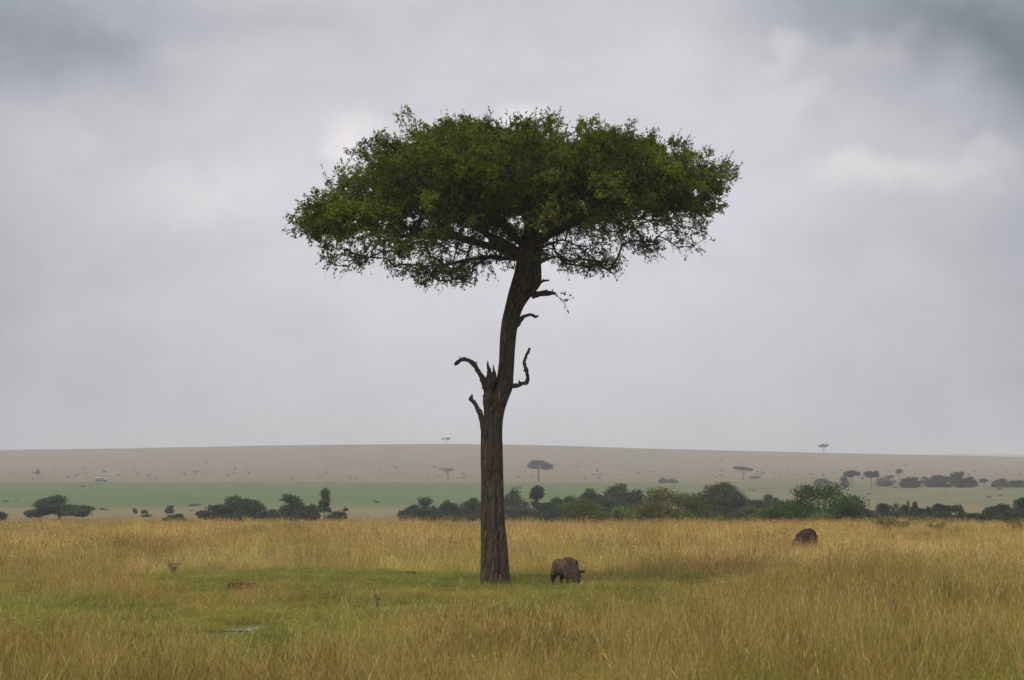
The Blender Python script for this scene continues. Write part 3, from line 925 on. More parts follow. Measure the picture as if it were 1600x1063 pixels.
        if f < 0.22 and g.uniform() < 0.25:       # bare thorny twigs hanging below
            dd_ = unit(np.array([out[0] * 0.4, out[1] * 0.4, -0.8]) + g.normal(size=3) * 0.35)
            sprig(p, dd_, g.uniform(0.25, 0.5), int(g.integers(1, 5)), dk)
    # the leafy twig hanging from the lowest stub
    for a, b_ in (((868, 459), (880, 472)), ((880, 472), (888, 488)), ((874, 458), (893, 462)), ((880, 470), (896, 466))):
        A_, B_ = tp(*a, -.15), tp(*b_, -.15)
        sprig(A_, unit(B_ - A_), float(np.linalg.norm(B_ - A_)), 16, dk, 0.065)
    C = np.concatenate(LC); Ax = np.concatenate(LA); S = np.concatenate(LS); To = np.concatenate(LT)
    Vl, Fl = leaves(C, S, g, elong=1.7, axis=Ax)
    tV, tF = np.array(tw_paths_V), np.array(tw_F)
    link("twigs", mesh_np("twigs", tV - off, tF, M_dead), root)
    link("foliage", mesh_np("foliage", Vl - off, Fl, M_leaf, col=np.repeat(To, 4, 0)), root)
    print("leaves", len(C), "nodes", len(nodes))


build_tree()

# ------------------------------------------------------------------ warthog
def build_warthog():
    z0 = gzs(*WH)
    root = thing("warthog", (WH[0], WH[1], z0), "grey brown warthog with a reddish mane grazing head down beside the tree trunk", "warthog", rz=R(-60))
    paths = []
    def ellring(P, hh, ww, n=20):
        """loft with elliptical rings (path in the x-z plane)"""
        P = np.array(P, float); t = np.gradient(P, axis=0); t = unit(t)
        side = np.array([0, 1., 0]); up = np.cross(t, side) * -1
        up = np.where((up[:, 2:3] < -0.2), -up, up)
        a = np.linspace(0, 2 * np.pi, n, endpoint=False)
        ring = P[:, None] + np.array(ww)[:, None, None] * np.cos(a)[None, :, None] * side + np.array(hh)[:, None, None] * np.sin(a)[None, :, None] * up[:, None]
        return ring
    parts_V, parts_Q, parts_T = [], [], []
    base = 0
    def add_ring(ring):
        nonlocal base
        m, n = ring.shape[:2]
        V = np.vstack([ring.reshape(-1, 3), ring[0].mean(0), ring[-1].mean(0)])
        i = np.arange(m - 1)[:, None] * n + np.arange(n); j = np.arange(m - 1)[:, None] * n + (np.arange(n) + 1) % n
        parts_Q.append(np.stack([i, j, j + n, i + n], -1).reshape(-1, 4) + base)
        k = np.arange(n); k2 = (k + 1) % n
        parts_T.append(np.stack([np.full(n, m * n), k2, k], -1) + base)
        parts_T.append(np.stack([np.full(n, m * n + 1), (m - 1) * n + k, (m - 1) * n + k2], -1) + base)
        parts_V.append(V); base += len(V)
    def add_tube(P, r, n=12):
        nonlocal base
        v, q, t = tubes([(P, r)], n)
        parts_V.append(v); parts_Q.append(q + base); parts_T.append(t + base); base += len(v)
    def add_ball(c, r, n=10):
        a = np.linspace(-np.pi / 2 + 0.15, np.pi / 2 - 0.15, n)
        c = np.array(c); r = np.broadcast_to(np.array(r, float), (3,))
        th = np.linspace(0, 2 * np.pi, n + 4, endpoint=False)
        ring = np.stack([np.stack([c[0] + r[0] * math.cos(x) * np.cos(th), c[1] + r[1] * math.cos(x) * np.sin(th), np.full_like(th, c[2] + r[2] * math.sin(x))], -1) for x in a])
        add_ring(ring)
    # trunk of the body: deep chest, narrower belly and rump
    body = smooth_path([(-.52, .52, .07, .05), (-.47, .51, .155, .11), (-.36, .495, .20, .155), (-.20, .465, .200, .175), (-.02, .455, .21, .185), (.14, .48, .232, .18), (.26, .50, .225, .16), (.36, .475, .18, .135), (.43, .43, .145, .12)], 5)
    P = np.stack([body[:, 0], np.zeros(len(body)), body[:, 1]], -1)
    add_ring(ellring(P, body[:, 2], body[:, 3]))
    # neck, head and long muzzle reaching the ground
    hd = smooth_path([(.31, .50, .16, .13), (.385, .44, .155, .135), (.44, .36, .145, .145), (.475, .27, .125, .14), (.50, .19, .10, .115), (.515, .12, .085, .10), (.525, .065, .080, .10), (.53, .035, .068, .088)], 5)
    P = np.stack([hd[:, 0], np.zeros(len(hd)), hd[:, 1]], -1)
    add_ring(ellring(P, hd[:, 2], hd[:, 3]))
    for s in (-1, 1):
        # hind leg: stifle forward, hock backward; then front leg
        sh = 0.05 * s
        add_tube(smooth_path([(-.34, .085 * s, .52), (-.31 + sh, .10 * s, .33), (-.385 + sh, .10 * s, .20), (-.36 + sh, .10 * s, .07), (-.345 + sh, .10 * s, .02), (-.34 + sh, .10 * s, -.005)], 4),
                 np.interp(np.linspace(0, 1, 21), [0, .2, .42, .6, .8, 1], [.085, .100, .046, .032, .036, .040]))
        sf = -0.06 * s
        add_tube(smooth_path([(.22, .085 * s, .45), (.20 + sf * .6, .10 * s, .30), (.225 + sf, .10 * s, .18), (.22 + sf, .10 * s, .07), (.235 + sf, .10 * s, .02), (.24 + sf, .10 * s, -.005)], 4),
                 np.interp(np.linspace(0, 1, 21), [0, .2, .42, .6, .8, 1], [.105, .07, .042, .030, .034, .038]))
        # ears: the head is rolled a little, so one ear stands up and the other points out sideways
        ear = np.array([(.43, -.02, .50), (.46, .00, .57), (.49, .025, .63), (.515, .05, .69)]) if s < 0 else np.array([(.46, .12, .38), (.49, .17, .395), (.52, .215, .40), (.55, .255, .395)])
        add_tube(smooth_path(ear, 4), np.interp(np.linspace(0, 1, 13), [0, .35, .75, 1], [.030, .052, .036, .008]), 10)
        # cheek wart and brow
        add_ball((.47, .15 * s, .27), (.036, .038, .042))
        add_ball((.515, .115 * s, .17), (.024, .026, .028))
        add_ball((.475, .085 * s, .40), (.045, .034, .042))
    tail = smooth_path([(-.50, 0, .60), (-.55, .01, .55), (-.575, .02, .44), (-.58, .02, .32), (-.585, .02, .25)], 5)
    add_tube(tail, np.interp(np.linspace(0, 1, len(tail)), [0, .2, 1], [.026, .016, .012]), 8)
    me = mesh_np("warthog_body", np.concatenate(parts_V), [np.concatenate(parts_Q), np.concatenate(parts_T)], M_dead)
    tmp = bpy.data.objects.new("tmp", me); COL.objects.link(tmp)
    rm = tmp.modifiers.new("r", 'REMESH'); rm.mode = 'VOXEL'; rm.voxel_size = 0.011
    smd = tmp.modifiers.new("s", 'SMOOTH'); smd.factor = 0.5; smd.iterations = 4
    dg = bpy.context.evaluated_depsgraph_get()
    fin = bpy.data.meshes.new_from_object(tmp.evaluated_get(dg))
    bpy.data.objects.remove(tmp)
    m, t, b = new_mat("warthog_hide")
    o = t.n.new('ShaderNodeTexCoord').outputs['Object']
    ox, oy, oz = t.sep(o)
    n1 = t.noise(o, 9.0, 5.0, 0.6); n2 = t.noise(t.vmath('MULTIPLY', o, (1, 1, 0.35)), 60.0, 4.0, 0.6)
    c = t.mix(t.maprange(n1, 0.35, 0.65), (0.048, 0.033, 0.022), (0.105, 0.076, 0.053))
    c = t.mix(t.maprange(n2, 0.45, 0.7, 0, 0.5), c, (0.14, 0.11, 0.085))
    redz = t.math('MULTIPLY', t.maprange(oz, 0.52, 0.66), t.math('MULTIPLY', t.maprange(ox, -0.16, 0.06), t.maprange(ox, 0.42, 0.30)))
    c = t.mix(t.math('MULTIPLY', redz, 0.8), c, (0.14, 0.062, 0.028))
    hd_ = t.maprange(ox, 0.34, 0.46, 0, 0.7)
    c = t.mix(hd_, c, (0.045, 0.034, 0.030))
    lg = t.maprange(oz, 0.34, 0.20, 0, 0.75)
    c = t.mix(lg, c, (0.035, 0.027, 0.024))
    t._in(b.inputs['Base Color'], c); b.inputs['Roughness'].default_value = 0.9; b.inputs['Specular IOR Level'].default_value = 0.08
    bp = t.n.new('ShaderNodeBump'); bp.inputs['Strength'].default_value = 0.6; bp.inputs['Distance'].default_value = 0.01
    t._in(bp.inputs['Height'], n2); t.l.new(bp.outputs[0], b.inputs['Normal'])
    fin.materials.clear(); fin.materials.append(m)
    for p in fin.polygons: p.use_smooth = True
    root.scale = (0.97, 0.97, 0.99)
    link("body", fin, root)
    # mane: coarse hair along the back from the poll, falling over the shoulders
    g = np.random.default_rng(5)
    pth, Cc = [], []
    sp = smooth_path([(.42, .545), (.36, .64), (.28, .70), (.16, .692), (.02, .668), (-.14, .665), (-.28, .68)], 8)
    from mathutils.bvhtree import BVHTree
    bvh = BVHTree.FromPolygons([v.co[:] for v in fin.vertices], [p.vertices[:] for p in fin.polygons])
    for k in range(900):
        t_ = g.uniform() ** 1.4
        s = sp[int(t_ * (len(sp) - 1))]
        y = g.normal(0, 0.055 * (1 - 0.7 * t_))
        hit = bvh.find_nearest(Vector((s[0] + g.normal(0, .015), y, s[1] + 0.02)))
        p0 = np.array(hit[0]); nn = np.array(hit[1])
        L = g.uniform(0.05, 0.13) * (1 - 0.5 * t_)
        dv = unit(np.array([-0.8, np.sign(y) * 0.45 + g.normal(0, .2), -0.25 + g.normal(0, .15)]) + nn * 0.35)
        pth.append((np.array([p0 - nn * .004, p0 + dv * L * .5 + nn * .008, p0 + dv * L]), np.array([.0026, .0020, .0006])))
    v, q, tt = tubes(pth, 4, cap=False)
    cc = np.repeat(np.array([(.15, .055, .024), (.10, .045, .024), (.19, .085, .035), (.05, .032, .022)])[g.integers(0, 4, len(pth))], 12, 0)
    link("mane", mesh_np("mane", v, q, tone_mat("mane_hair", 0.7), col=cc), root)
    pth = [(np.array([tail[-1], tail[-1] + [g.normal(0, .012), g.normal(0, .012), -.05], tail[-1] + [g.normal(0, .02), g.normal(0, .02), -.11]]), np.array([.004, .003, .001])) for k in range(30)]
    v, q, tt = tubes(pth, 4, cap=False)
    link("tail_tuft", mesh_np("tail_tuft", v, q, M_dead), root)
    ivory = plain_mat("ivory", (0.50, 0.43, 0.32), (0.6, 0.54, 0.42), 20, 0.4)
    dark = plain_mat("eye", (0.012, 0.010, 0.008), (0.02, 0.015, 0.01), 5, 0.2)
    for s in (-1, 1):
        tk = smooth_path([(.54, .08 * s, .10), (.57, .13 * s, .10), (.575, .155 * s, .135), (.565, .15 * s, .17)], 4)
        v, q, tt = tubes([(tk, np.linspace(.012, .003, len(tk)))], 8)
        link("tusk", mesh_np("tusk", v, [q, tt], ivory, smooth=True), root)
        ey = np.array([.535, .10 * s, .385])
        v, q, tt = tubes([(np.array([ey + [0, 0, -.014], ey + [0, 0, -.009], ey, ey + [0, 0, .009], ey + [0, 0, .014]]), np.array([.004, .011, .014, .011, .004]))], 10)
        link("eye", mesh_np("eye", v, [q, tt], dark, smooth=True), root)


build_warthog()

# ------------------------------------------------------------------ earth mounds
M_mound = plain_mat("dark_earth", (0.020, 0.014, 0.011), (0.048, 0.031, 0.023), 6.0, 0.95, 0.9, 0.05)


def mound(name, px, py, D, w, hgt, dep, peak, seed, label, cat, rough=0.12, group=None):
    """lumpy mound; peak = where along its width (-1..1) the crest is, steeper on the near end of the crest"""
    p = at(px, py, D)
    z0 = gzs(p.x, D)
    na, nr = 48, 20
    V = []
    for i in range(nr):
        t = i / (nr - 1)                       # 0 foot, 1 top
        for k in range(na):
            a = 2 * math.pi * k / na
            rad = math.cos(t * math.pi / 2) ** (0.75 - 0.32 * math.cos(a))
            x = w / 2 * rad * math.cos(a); y = dep / 2 * rad * math.sin(a)
            z = hgt * math.sin(t * math.pi / 2) ** 0.9
            x += peak * w / 2 * (z / hgt)
            q = Vector((x * 3 / w, y * 3 / w, z * 3 / w + seed))
            f = 1 + rough * (mnoise.fractal(q * 1.3, 1.0, 2.0, 4) + 0.8 * mnoise.noise(q * 4))
            V.append((x * f, y * f, z * f - 0.05))
    V = np.array(V)
    i = np.arange(nr - 1)[:, None] * na + np.arange(na); j = np.arange(nr - 1)[:, None] * na + (np.arange(na) + 1) % na
    Q = np.stack([i, j, j + na, i + na], -1).reshape(-1, 4)
    V = np.vstack([V, V[-na:].mean(0)])
    T = np.stack([np.full(na, nr * na), (nr - 1) * na + np.arange(na), (nr - 1) * na + (np.arange(na) + 1) % na], -1)
    o = link(name, mesh_np(name, V, [Q, T], M_mound, smooth=True))
    o.location = (p.x, D, z0)
    return tag(o, label, cat, group)


mound("earth_mound", 1252, 858, 115, 1.00, 1.07, 0.9, 0.36, 3.0, "dark brown rounded mound standing in the dry grass on the right", "mound", 0.05)
mound("earth_clod", 378, 922, 78, 0.90, 0.17, 1.0, 0.0, 9.0, "flat dark clod of bare soil in the green clearing left of the tree", "soil clod", 0.3)
mound("earth_clod", 641, 899, 91, 0.30, 0.16, 0.3, 0.1, 15.0, "small dark soil lump at the back edge of the green clearing", "soil clod", 0.3)
mound("earth_clod", 62, 934, 72.5, 1.2, 0.20, 0.9, 0.0, 19.0, "long low dark strip of soil at the left edge of the clearing", "soil clod", 0.3)

# ------------------------------------------------------------------ background trees and bushes
GREENS = {'blackish': (0.012, 0.021, 0.011), 'dark': (0.031, 0.052, 0.022), 'deep': (0.040, 0.062, 0.020), 'grey': (0.055, 0.066, 0.042), 'olive': (0.088, 0.092, 0.018),  # the first is a near-black leaf green for distant trees
          'fresh': (0.042, 0.074, 0.014), 'light': (0.105, 0.150, 0.030), 'dry': (0.13, 0.11, 0.075)}


def lobes_for(kind, w, h, g):
    """list of (centre, radii) for a crown w wide and h high above the foot"""
    L = []
    if kind == 'flat':           # umbrella acacia: flat layered top on a visible stem
        for k in range(9):
            a = g.uniform(0, 6.28); r = w * 0.36 * math.sqrt(g.uniform())
            L.append((np.array([r * math.cos(a), r * math.sin(a), h * g.uniform(0.76, 0.92)]), np.array([w * .17, w * .17, h * .085])))
    elif kind == 'tier':         # broad, low, layered acacia whose sides droop
        for k in range(24):
            a = g.uniform(0, 6.28); q = math.sqrt(g.uniform())
            L.append((np.array([w * .40 * q * math.cos(a), w * .40 * q * math.sin(a), h * (0.87 - 0.42 * q * q - g.uniform(0, .56) * (1 - .45 * q))]), np.array([w * .15, w * .15, h * .13])))
    elif kind == 'dome':         # round topped tree or bush down to the ground
        for k in range(22):
            a = g.uniform(0, 6.28); q = math.sqrt(g.uniform()); zf = g.uniform(0.08, 0.82)
            rr = w * 0.37 * q * math.sqrt(max(0.14, 1 - (max(zf - 0.35, 0) / 0.56) ** 2))
            L.append((np.array([rr * math.cos(a), rr * math.sin(a), h * zf]), np.array([w * .17, w * .17, h * .16])) if k % 4 else (np.array([w * .34 * math.cos(a), w * .34 * math.sin(a), h * g.uniform(.2, .45)]), np.array([w * .17, w * .17, h * .20])))
    elif kind == 'tall':         # upright crown on a stem, narrowing upward
        for k in range(13):
            zf = g.uniform(0.30, 0.90); a = g.uniform(0, 6.28)
            rr = w * 0.33 * (1.05 - zf) * 1.4 * math.sqrt(g.uniform())
            L.append((np.array([rr * math.cos(a), rr * math.sin(a), h * zf]), np.array([w * .17, w * .17, h * .09])))
    elif kind == 'crown':        # round crown high on a stem
        for k in range(15):
            a = g.uniform(0, 6.28); q = math.sqrt(g.uniform()); zf = 0.60 + g.uniform(0, 0.30) * (1 - 0.7 * q * q)
            rr = w * 0.36 * q
            L.append((np.array([rr * math.cos(a), rr * math.sin(a), h * zf]), np.array([w * .16, w * .16, h * .10])))
    return L


def make_bg(kind, w, h, tone, leaf, dens, seed):
    """crown and wood meshes of one background tree"""
    g = np.random.default_rng(seed)
    L = lobes_for(kind, w, h, g)
    C, To = [], []
    base = np.array(GREENS[tone])
    area = sum(4 * math.pi * (r[0] * r[2] + r[0] * r[0]) / 2 for _, r in L)
    ntot = int(np.clip(dens * area / (leaf * leaf), 120, 13000))
    for c, r in L:
        n = max(8, int(ntot / len(L)))
        v = unit(g.normal(size=(n, 3))) * (g.uniform(0, 1, (n, 1)) ** 0.45)
        v *= 1 + 0.30 * g.normal(size=(n, 1)) * 0.5
        q = c + v * r
        q[:, 2] = np.maximum(q[:, 2], 0.05)
        C.append(q); tone_k = base * g.uniform(0.72, 1.35) * np.array([g.uniform(.9, 1.12), 1, g.uniform(.9, 1.1)])
        To.append(np.tile(tone_k, (n, 1)) * g.uniform(0.75, 1.3, (n, 1)))
    # stray sprays break the outline
    nx_ = ntot // 22
    c = [L[i] for i in g.integers(0, len(L), nx_)]
    q = np.array([a + unit(g.normal(size=3)) * b * g.uniform(1.0, 1.25) for a, b in c]); q[:, 2] = np.clip(q[:, 2], 0.05, h * 1.03)
    C.append(q); To.append(np.tile(base, (nx_, 1)))
    C = np.concatenate(C); To = np.concatenate(To)
    V, Fq = leaves(C, leaf * g.uniform(0.6, 1.35, len(C)), g, elong=1.5)
    crown = mesh_np("crown", V, Fq, M_far_leaf, col=np.repeat(To, 4, 0))
    # wood: stem(s) and a limb to every lobe
    P = []
    if kind in ('flat', 'tall', 'crown', 'tier'):
        ft = {'flat': .45, 'tall': .35, 'crown': .56, 'tier': .30}[kind]
        r0 = max(0.07, w * 0.022) if kind != 'tall' else w * 0.03
        fork = np.array([g.normal(0, .02) * w, g.normal(0, .02) * w, h * ft])
        P.append((smooth_path([(0, 0, -0.15), (fork[0] * .3, 0, h * ft * .5), tuple(fork)], 3), np.linspace(r0 * 1.25, r0 * 0.85, 7)))
        for c, r in L:
            P.append((smooth_path([tuple(fork), tuple(fork * .5 + c * .5 + [0, 0, -.04 * h]), tuple(c)], 3), np.linspace(r0 * 0.42, r0 * 0.08, 7)))
    else:
        for c, r in L[::2]:
            P.append((smooth_path([(c[0] * .2, c[1] * .2, -0.1), tuple(c * [.6, .6, .6]), tuple(c)], 3), np.linspace(w * .016, w * .004, 7)))
    v, q, t = tubes(P, 6)
    wood = mesh_np("trunk", v, [q, t], M_wood, smooth=True)
    return crown, wood


SEED = [100]


def bg_tree(name, px, top, wpx, D, kind, tone, label, cat=None, group=None, leaf=None, dens=1.5, base=None):
    SEED[0] += 1
    p = at(px, top, D)
    z0 = gzs(p.x, D) if base is None else at(px, base, D).z
    if base is not None: z0 = min(z0, gzs(p.x, D)) if abs(z0 - gzs(p.x, D)) > 1.5 else gzs(p.x, D)
    h, w = p.z - z0, wpx / F * D
    leaf = leaf or max(0.13, D * 0.00062)
    crown, wood = make_bg(kind, w, h, tone, leaf, dens, SEED[0])
    root = thing(name, (p.x, D, z0), label, cat or ("bush" if "bush" in name else "tree"), group, rz=0)
    link("crown", crown, root); link("trunk", wood, root)
    return root


GV, GR = "trees and bushes of the valley thicket", "trees and bushes on the far right plain"
TREES = [
    # name, px, top, width px, D, kind, tone, label, group
    ("umbrella_tree", 93, 773, 94, 450, 'tier', 'deep', "broad low dark umbrella tree standing alone at the far left of the plain", None),
    ("round_bush", -4, 797, 28, 420, 'dome', 'dark', "dark bush cut by the left edge of the picture", None),
    ("round_bush", 343, 787, 60, 420, 'dome', 'dark', "low rounded dark bush at the left end of the left thicket", "left thicket"),
    ("thicket_tree", 371, 770, 46, 430, 'dome', 'dark', "tallest dark tree of the left thicket with a lumpy top", "left thicket"),
    ("round_bush", 399, 779, 50, 425, 'dome', 'dark', "dark dense bush at the right end of the left thicket", "left thicket"),
    ("small_bush", 428, 795, 26, 410, 'dome', 'grey', "small grey green bush linking the left thicket to the next tree", "left thicket"),
    ("round_tree", 457, 770, 44, 430, 'dome', 'dark', "dark round tree with a leaning top left of the conical tree", None),
    ("round_bush", 481, 786, 34, 425, 'dome', 'dark', "dark bush close against the foot of the conical tree", None),
    ("conical_tree", 507, 762, 34, 400, 'tall', 'deep', "tall narrow conical tree with a visible stem in the left middle distance", None),
    ("small_bush", 527, 797, 30, 410, 'dome', 'dark', "low dark bush to the right of the conical tree", None),
    ("small_tree", 539, 792, 12, 520, 'crown', 'grey', "tiny grey round topped tree behind the low bush by the conical tree", None),
    ("round_bush", 641, 787, 32, 420, 'dome', 'dark', "dark bush at the left end of the thicket left of the trunk", GV),
    ("thicket_tree", 664, 775, 40, 430, 'dome', 'grey', "grey green airy tree in the thicket left of the trunk", GV),
    ("thicket_tree", 692, 779, 36, 440, 'dome', 'grey', "pale grey bush behind the dark pair left of the trunk", GV),
    ("round_bush", 706, 783, 40, 415, 'dome', 'dark', "dense dark bush just left of the trunk", GV),
    ("round_bush", 742, 776, 40, 430, 'dome', 'dark', "dark bush half hidden behind the big trunk", GV),
    ("thin_tree", 799, 759, 50, 440, 'dome', 'grey', "grey thinly leaved tree just right of the big trunk", GV),
    ("layered_tree", 839, 756, 40, 420, 'tall', 'dark', "dark layered tree with a stepped outline right of the thin grey tree", GV),
    ("round_bush", 850, 784, 50, 415, 'dome', 'dark', "dark bush at the foot of the layered tree", GV),
    ("round_bush", 884, 773, 50, 430, 'dome', 'dark', "dark bush between the layered tree and the olive bushes", GV),
    ("thicket_tree", 921, 762, 46, 460, 'dome', 'dark', "dark blue green tree rising behind the left olive bush", GV),
    ("thicket_tree", 955, 751, 56, 470, 'dome', 'dark', "highest dark tree behind the gap between the olive bushes", GV),
    ("thicket_tree", 993, 760, 40, 460, 'dome', 'dark', "dark tree just behind the big olive bush on its left side", GV),
    ("olive_bush", 914, 777, 84, 300, 'dome', 'olive', "wide yellowish olive bush in front of the dark trees, left of two", GV),
    ("olive_bush", 1034, 758, 124, 300, 'dome', 'olive', "largest yellowish olive bush, domed, in the centre right thicket", GV),
    ("light_bush", 972, 786, 42, 270, 'dome', 'light', "bright green low bush between the two olive bushes", GV),
    ("light_bush", 1073, 799, 30, 215, 'dome', 'light', "small bright green shrub at the grass edge before the big olive bush", GV),
    ("dark_tree", 1116, 748, 82, 420, 'dome', 'deep', "large dark round tree between the olive bush and the green bush", GV),
    ("round_bush", 1142, 772, 60, 405, 'dome', 'dark', "dark bush on the right shoulder of the large dark round tree", GV),
    ("round_bush", 1104, 790, 60, 330, 'dome', 'deep', "low green bush at the foot of the large dark round tree", GV),
    ("round_bush", 1176, 777, 40, 440, 'dome', 'dark', "dark low bush left of the last gap in the thicket", GV),
    ("round_bush", 1206, 769, 44, 450, 'dome', 'dark', "dark tree closing the gap left of the big green bush", GV),
    ("light_bush", 1128, 803, 30, 220, 'dome', 'light', "tiny light green shrub in the grass under the dark round tree", GV),
    ("low_bush", 1185, 789, 60, 330, 'dome', 'olive', "low olive bush at the left foot of the big green bush", GV),
    ("green_bush", 1232, 776, 66, 285, 'dome', 'fresh', "left shoulder bush of the big fresh green bush", GV),
    ("green_bush", 1288, 748, 112, 280, 'dome', 'fresh', "biggest fresh green bush of the thicket above the brown mound", GV),
    ("light_bush", 1282, 795, 44, 262, 'dome', 'light', "small light green bush at the foot of the biggest green bush", GV),
    ("round_bush", 1335, 783, 44, 360, 'dome', 'dark', "dark bush tucked behind the right side of the biggest green bush", GR),
    ("round_bush", 1377, 785, 38, 370, 'dome', 'dark', "dark rounded bush, first in the row right of the green bush", GR),
    ("small_tree", 1400, 784, 18, 380, 'dome', 'grey', "greyish small tree between two dark bushes in the right row", GR),
    ("column_bush", 1415, 780, 16, 365, 'dome', 'dark', "narrow dark upright bush in the right row", GR),
    ("column_bush", 1428, 780, 14, 372, 'dome', 'deep', "narrow pointed green bush beside the upright one in the right row", GR),
    ("round_bush", 1442, 790, 30, 368, 'dome', 'dark', "low dark bush in the middle of the right row", GR),
    ("round_bush", 1466, 785, 34, 370, 'dome', 'dark', "dark domed bush right of the middle of the right row", GR),
    ("round_bush", 1490, 788, 40, 372, 'dome', 'dark', "wide dark bush sloping down to the right in the right row", GR),
    ("small_bush", 1519, 799, 24, 375, 'dome', 'dark', "smallest low bush in the dip of the right row", GR),
    ("round_bush", 1547, 789, 46, 370, 'dome', 'dark', "dark grey green bush right of the dip in the right row", GR),
    ("round_bush", 1569, 786, 30, 365, 'dome', 'dark', "dark upright bush near the right edge", GR),
    ("dark_tree", 1600, 774, 46, 360, 'dome', 'dark', "dark tree cut by the right edge of the picture", GR),
    ("low_bush", 672, 794, 74, 400, 'dome', 'dark', "wide low dark bush along the foot of the thicket left of the trunk", GV),
    ("low_bush", 730, 796, 50, 405, 'dome', 'deep', "low dark bush touching the left side of the big trunk", GV),
    ("low_bush", 812, 790, 60, 400, 'dome', 'grey', "low grey bush under the thin grey tree", GV),
    ("low_bush", 872, 794, 50, 395, 'dome', 'dark', "low dark bush filling the foot between layered tree and olive bush", GV),
    ("low_bush", 962, 774, 70, 420, 'dome', 'dark', "broad dark bush filling the gap between the two olive bushes", GV),
    ("low_bush", 1002, 792, 50, 300, 'dome', 'olive', "low olive bush joining the two olive bushes", GV),
    ("low_bush", 1085, 786, 40, 380, 'dome', 'dark', "low dark bush on the right side of the big olive bush", GV),
    ("low_bush", 1160, 792, 60, 370, 'dome', 'deep', "low green bush under the dark bushes before the last gap", GV),
    ("low_bush", 1210, 792, 50, 340, 'dome', 'deep', "low green bush left of the shoulder bush", GV),
    ("low_bush", 1345, 796, 60, 350, 'dome', 'dark', "wide low dark bush right of the biggest green bush", GV),
    ("low_bush", 1405, 797, 60, 352, 'dome', 'dark', "wide low dark bush along the foot of the upright bushes", GV),
    ("low_bush", 1455, 798, 50, 355, 'dome', 'deep', "low dark green bush along the foot of the right row", GV),
    ("low_bush", 1575, 797, 60, 350, 'dome', 'dark', "low dark bush along the foot of the row at the right edge", GV),
    # the second row on the plain behind
    ("plain_tree", 1331, 732, 26, 1200, 'crown', 'blackish', "round topped tree with bare stems, left of the pair on the far plain", "second row of trees on the right"),
    ("small_bush", 1319, 742, 16, 1190, 'dome', 'deep', "small dark bush at the left foot of the round topped pair", "second row of trees on the right"),
    ("plain_tree", 1361, 732, 26, 1200, 'crown', 'blackish', "round topped tree with bare stems, right of the pair on the far plain", "second row of trees on the right"),
    ("round_bush", 1385, 741, 32, 1220, 'dome', 'grey', "hazy grey bush beside the round topped pair", "second row of trees on the right"),
    ("small_tree", 1405, 731, 12, 1500, 'crown', 'grey', "pale thin tree standing alone on the slope above the second row", None),
    ("round_bush", 1421, 745, 32, 1180, 'dome', 'blackish', "dark dome bush in the centre of the second row", "second row of trees on the right"),
    ("round_bush", 1448, 743, 20, 1230, 'dome', 'grey', "pale bush left of the wide dark clump in the second row", "second row of trees on the right"),
    ("round_bush", 1468, 741, 42, 1190, 'dome', 'blackish', "wide dark clump in the second row", "second row of trees on the right"),
    ("plain_tree", 1496, 734, 24, 1190, 'dome', 'blackish', "tallest dark tree of the second row on the right", "second row of trees on the right"),
    ("round_bush", 1513, 745, 30, 1180, 'dome', 'blackish', "dark bush at the foot of the tallest tree of the second row", "second row of trees on the right"),
    ("small_bush", 1537, 746, 14, 1180, 'crown', 'dark', "small dark round shrub ending the second row", "second row of trees on the right"),
    ("round_bush", 1563, 747, 26, 1190, 'dome', 'dark', "dark bush with a peaked top near the right edge of the plain", "second row of trees on the right"),
    ("round_bush", 1592, 750, 44, 1190, 'dome', 'dark', "long low dark bush at the right edge of the plain", "second row of trees on the right"),
    ("round_bush", 1284, 745, 28, 1250, 'dome', 'grey', "hazy bush showing over the top of the biggest green bush", None),
    ("small_bush", 1036, 746, 14, 1400, 'dome', 'grey', "hazy small bush, left of a pair above the big olive bush", None),
    ("small_bush", 1051, 748, 18, 1400, 'dome', 'grey', "hazy wider bush, right of a pair above the big olive bush", None),
    # lone trees on the slope and the skyline
    ("umbrella_tree", 842, 717, 42, 1540, 'crown', 'blackish', "dark round crowned umbrella tree alone on the slope right of the big trunk", None),
    ("umbrella_tree", 700, 731, 34, 1560, 'flat', 'dry', "pale thin umbrella tree on the slope left of the big trunk", None),
    ("umbrella_tree", 1161, 729, 30, 1540, 'flat', 'blackish', "hazy flat topped umbrella tree on the slope at the right", None),
    ("small_bush", 1181, 744, 20, 1520, 'crown', 'grey', "hazy low wide shrub beside the flat topped tree on the slope", None),
    ("umbrella_tree", 697, 684, 13, 3120, 'flat', 'blackish', "tiny umbrella tree on the skyline left of the big trunk", None),
    ("umbrella_tree", 1287, 694, 16, 3060, 'flat', 'blackish', "tiny leaning umbrella tree on the skyline at the right", None),
    ("small_bush", 59, 733, 7, 1900, 'dome', 'grey', "tiny dark upright shrub on the slope at the far left", None),
    ("low_bush", 275, 803, 34, 400, 'dome', 'fresh', "low green bush in the dry grass left of the left thicket", None),
    ("pointed_bush", 211, 794, 9, 640, 'dome', 'dark', "small pointed dark bush, left of three on the left plain", "small pointed bushes"),
    ("pointed_bush", 226, 796, 10, 600, 'dome', 'dark', "small pointed dark bush, middle of three on the left plain", "small pointed bushes"),
    ("pointed_bush", 265, 789, 14, 640, 'dome', 'dark', "largest pointed dark bush, right of three on the left plain", "small pointed bushes"),
]
for (nm, px, top, w, D, kind, tone, lab, grp) in TREES:
    bg_tree(nm, px, top, w * (1.24 if kind == 'dome' and D < 500 else 1.1), D, kind, tone, lab, group=grp,
            dens=0.55 if tone in ('dry',) else (1.0 if tone == 'grey' else 2.6))

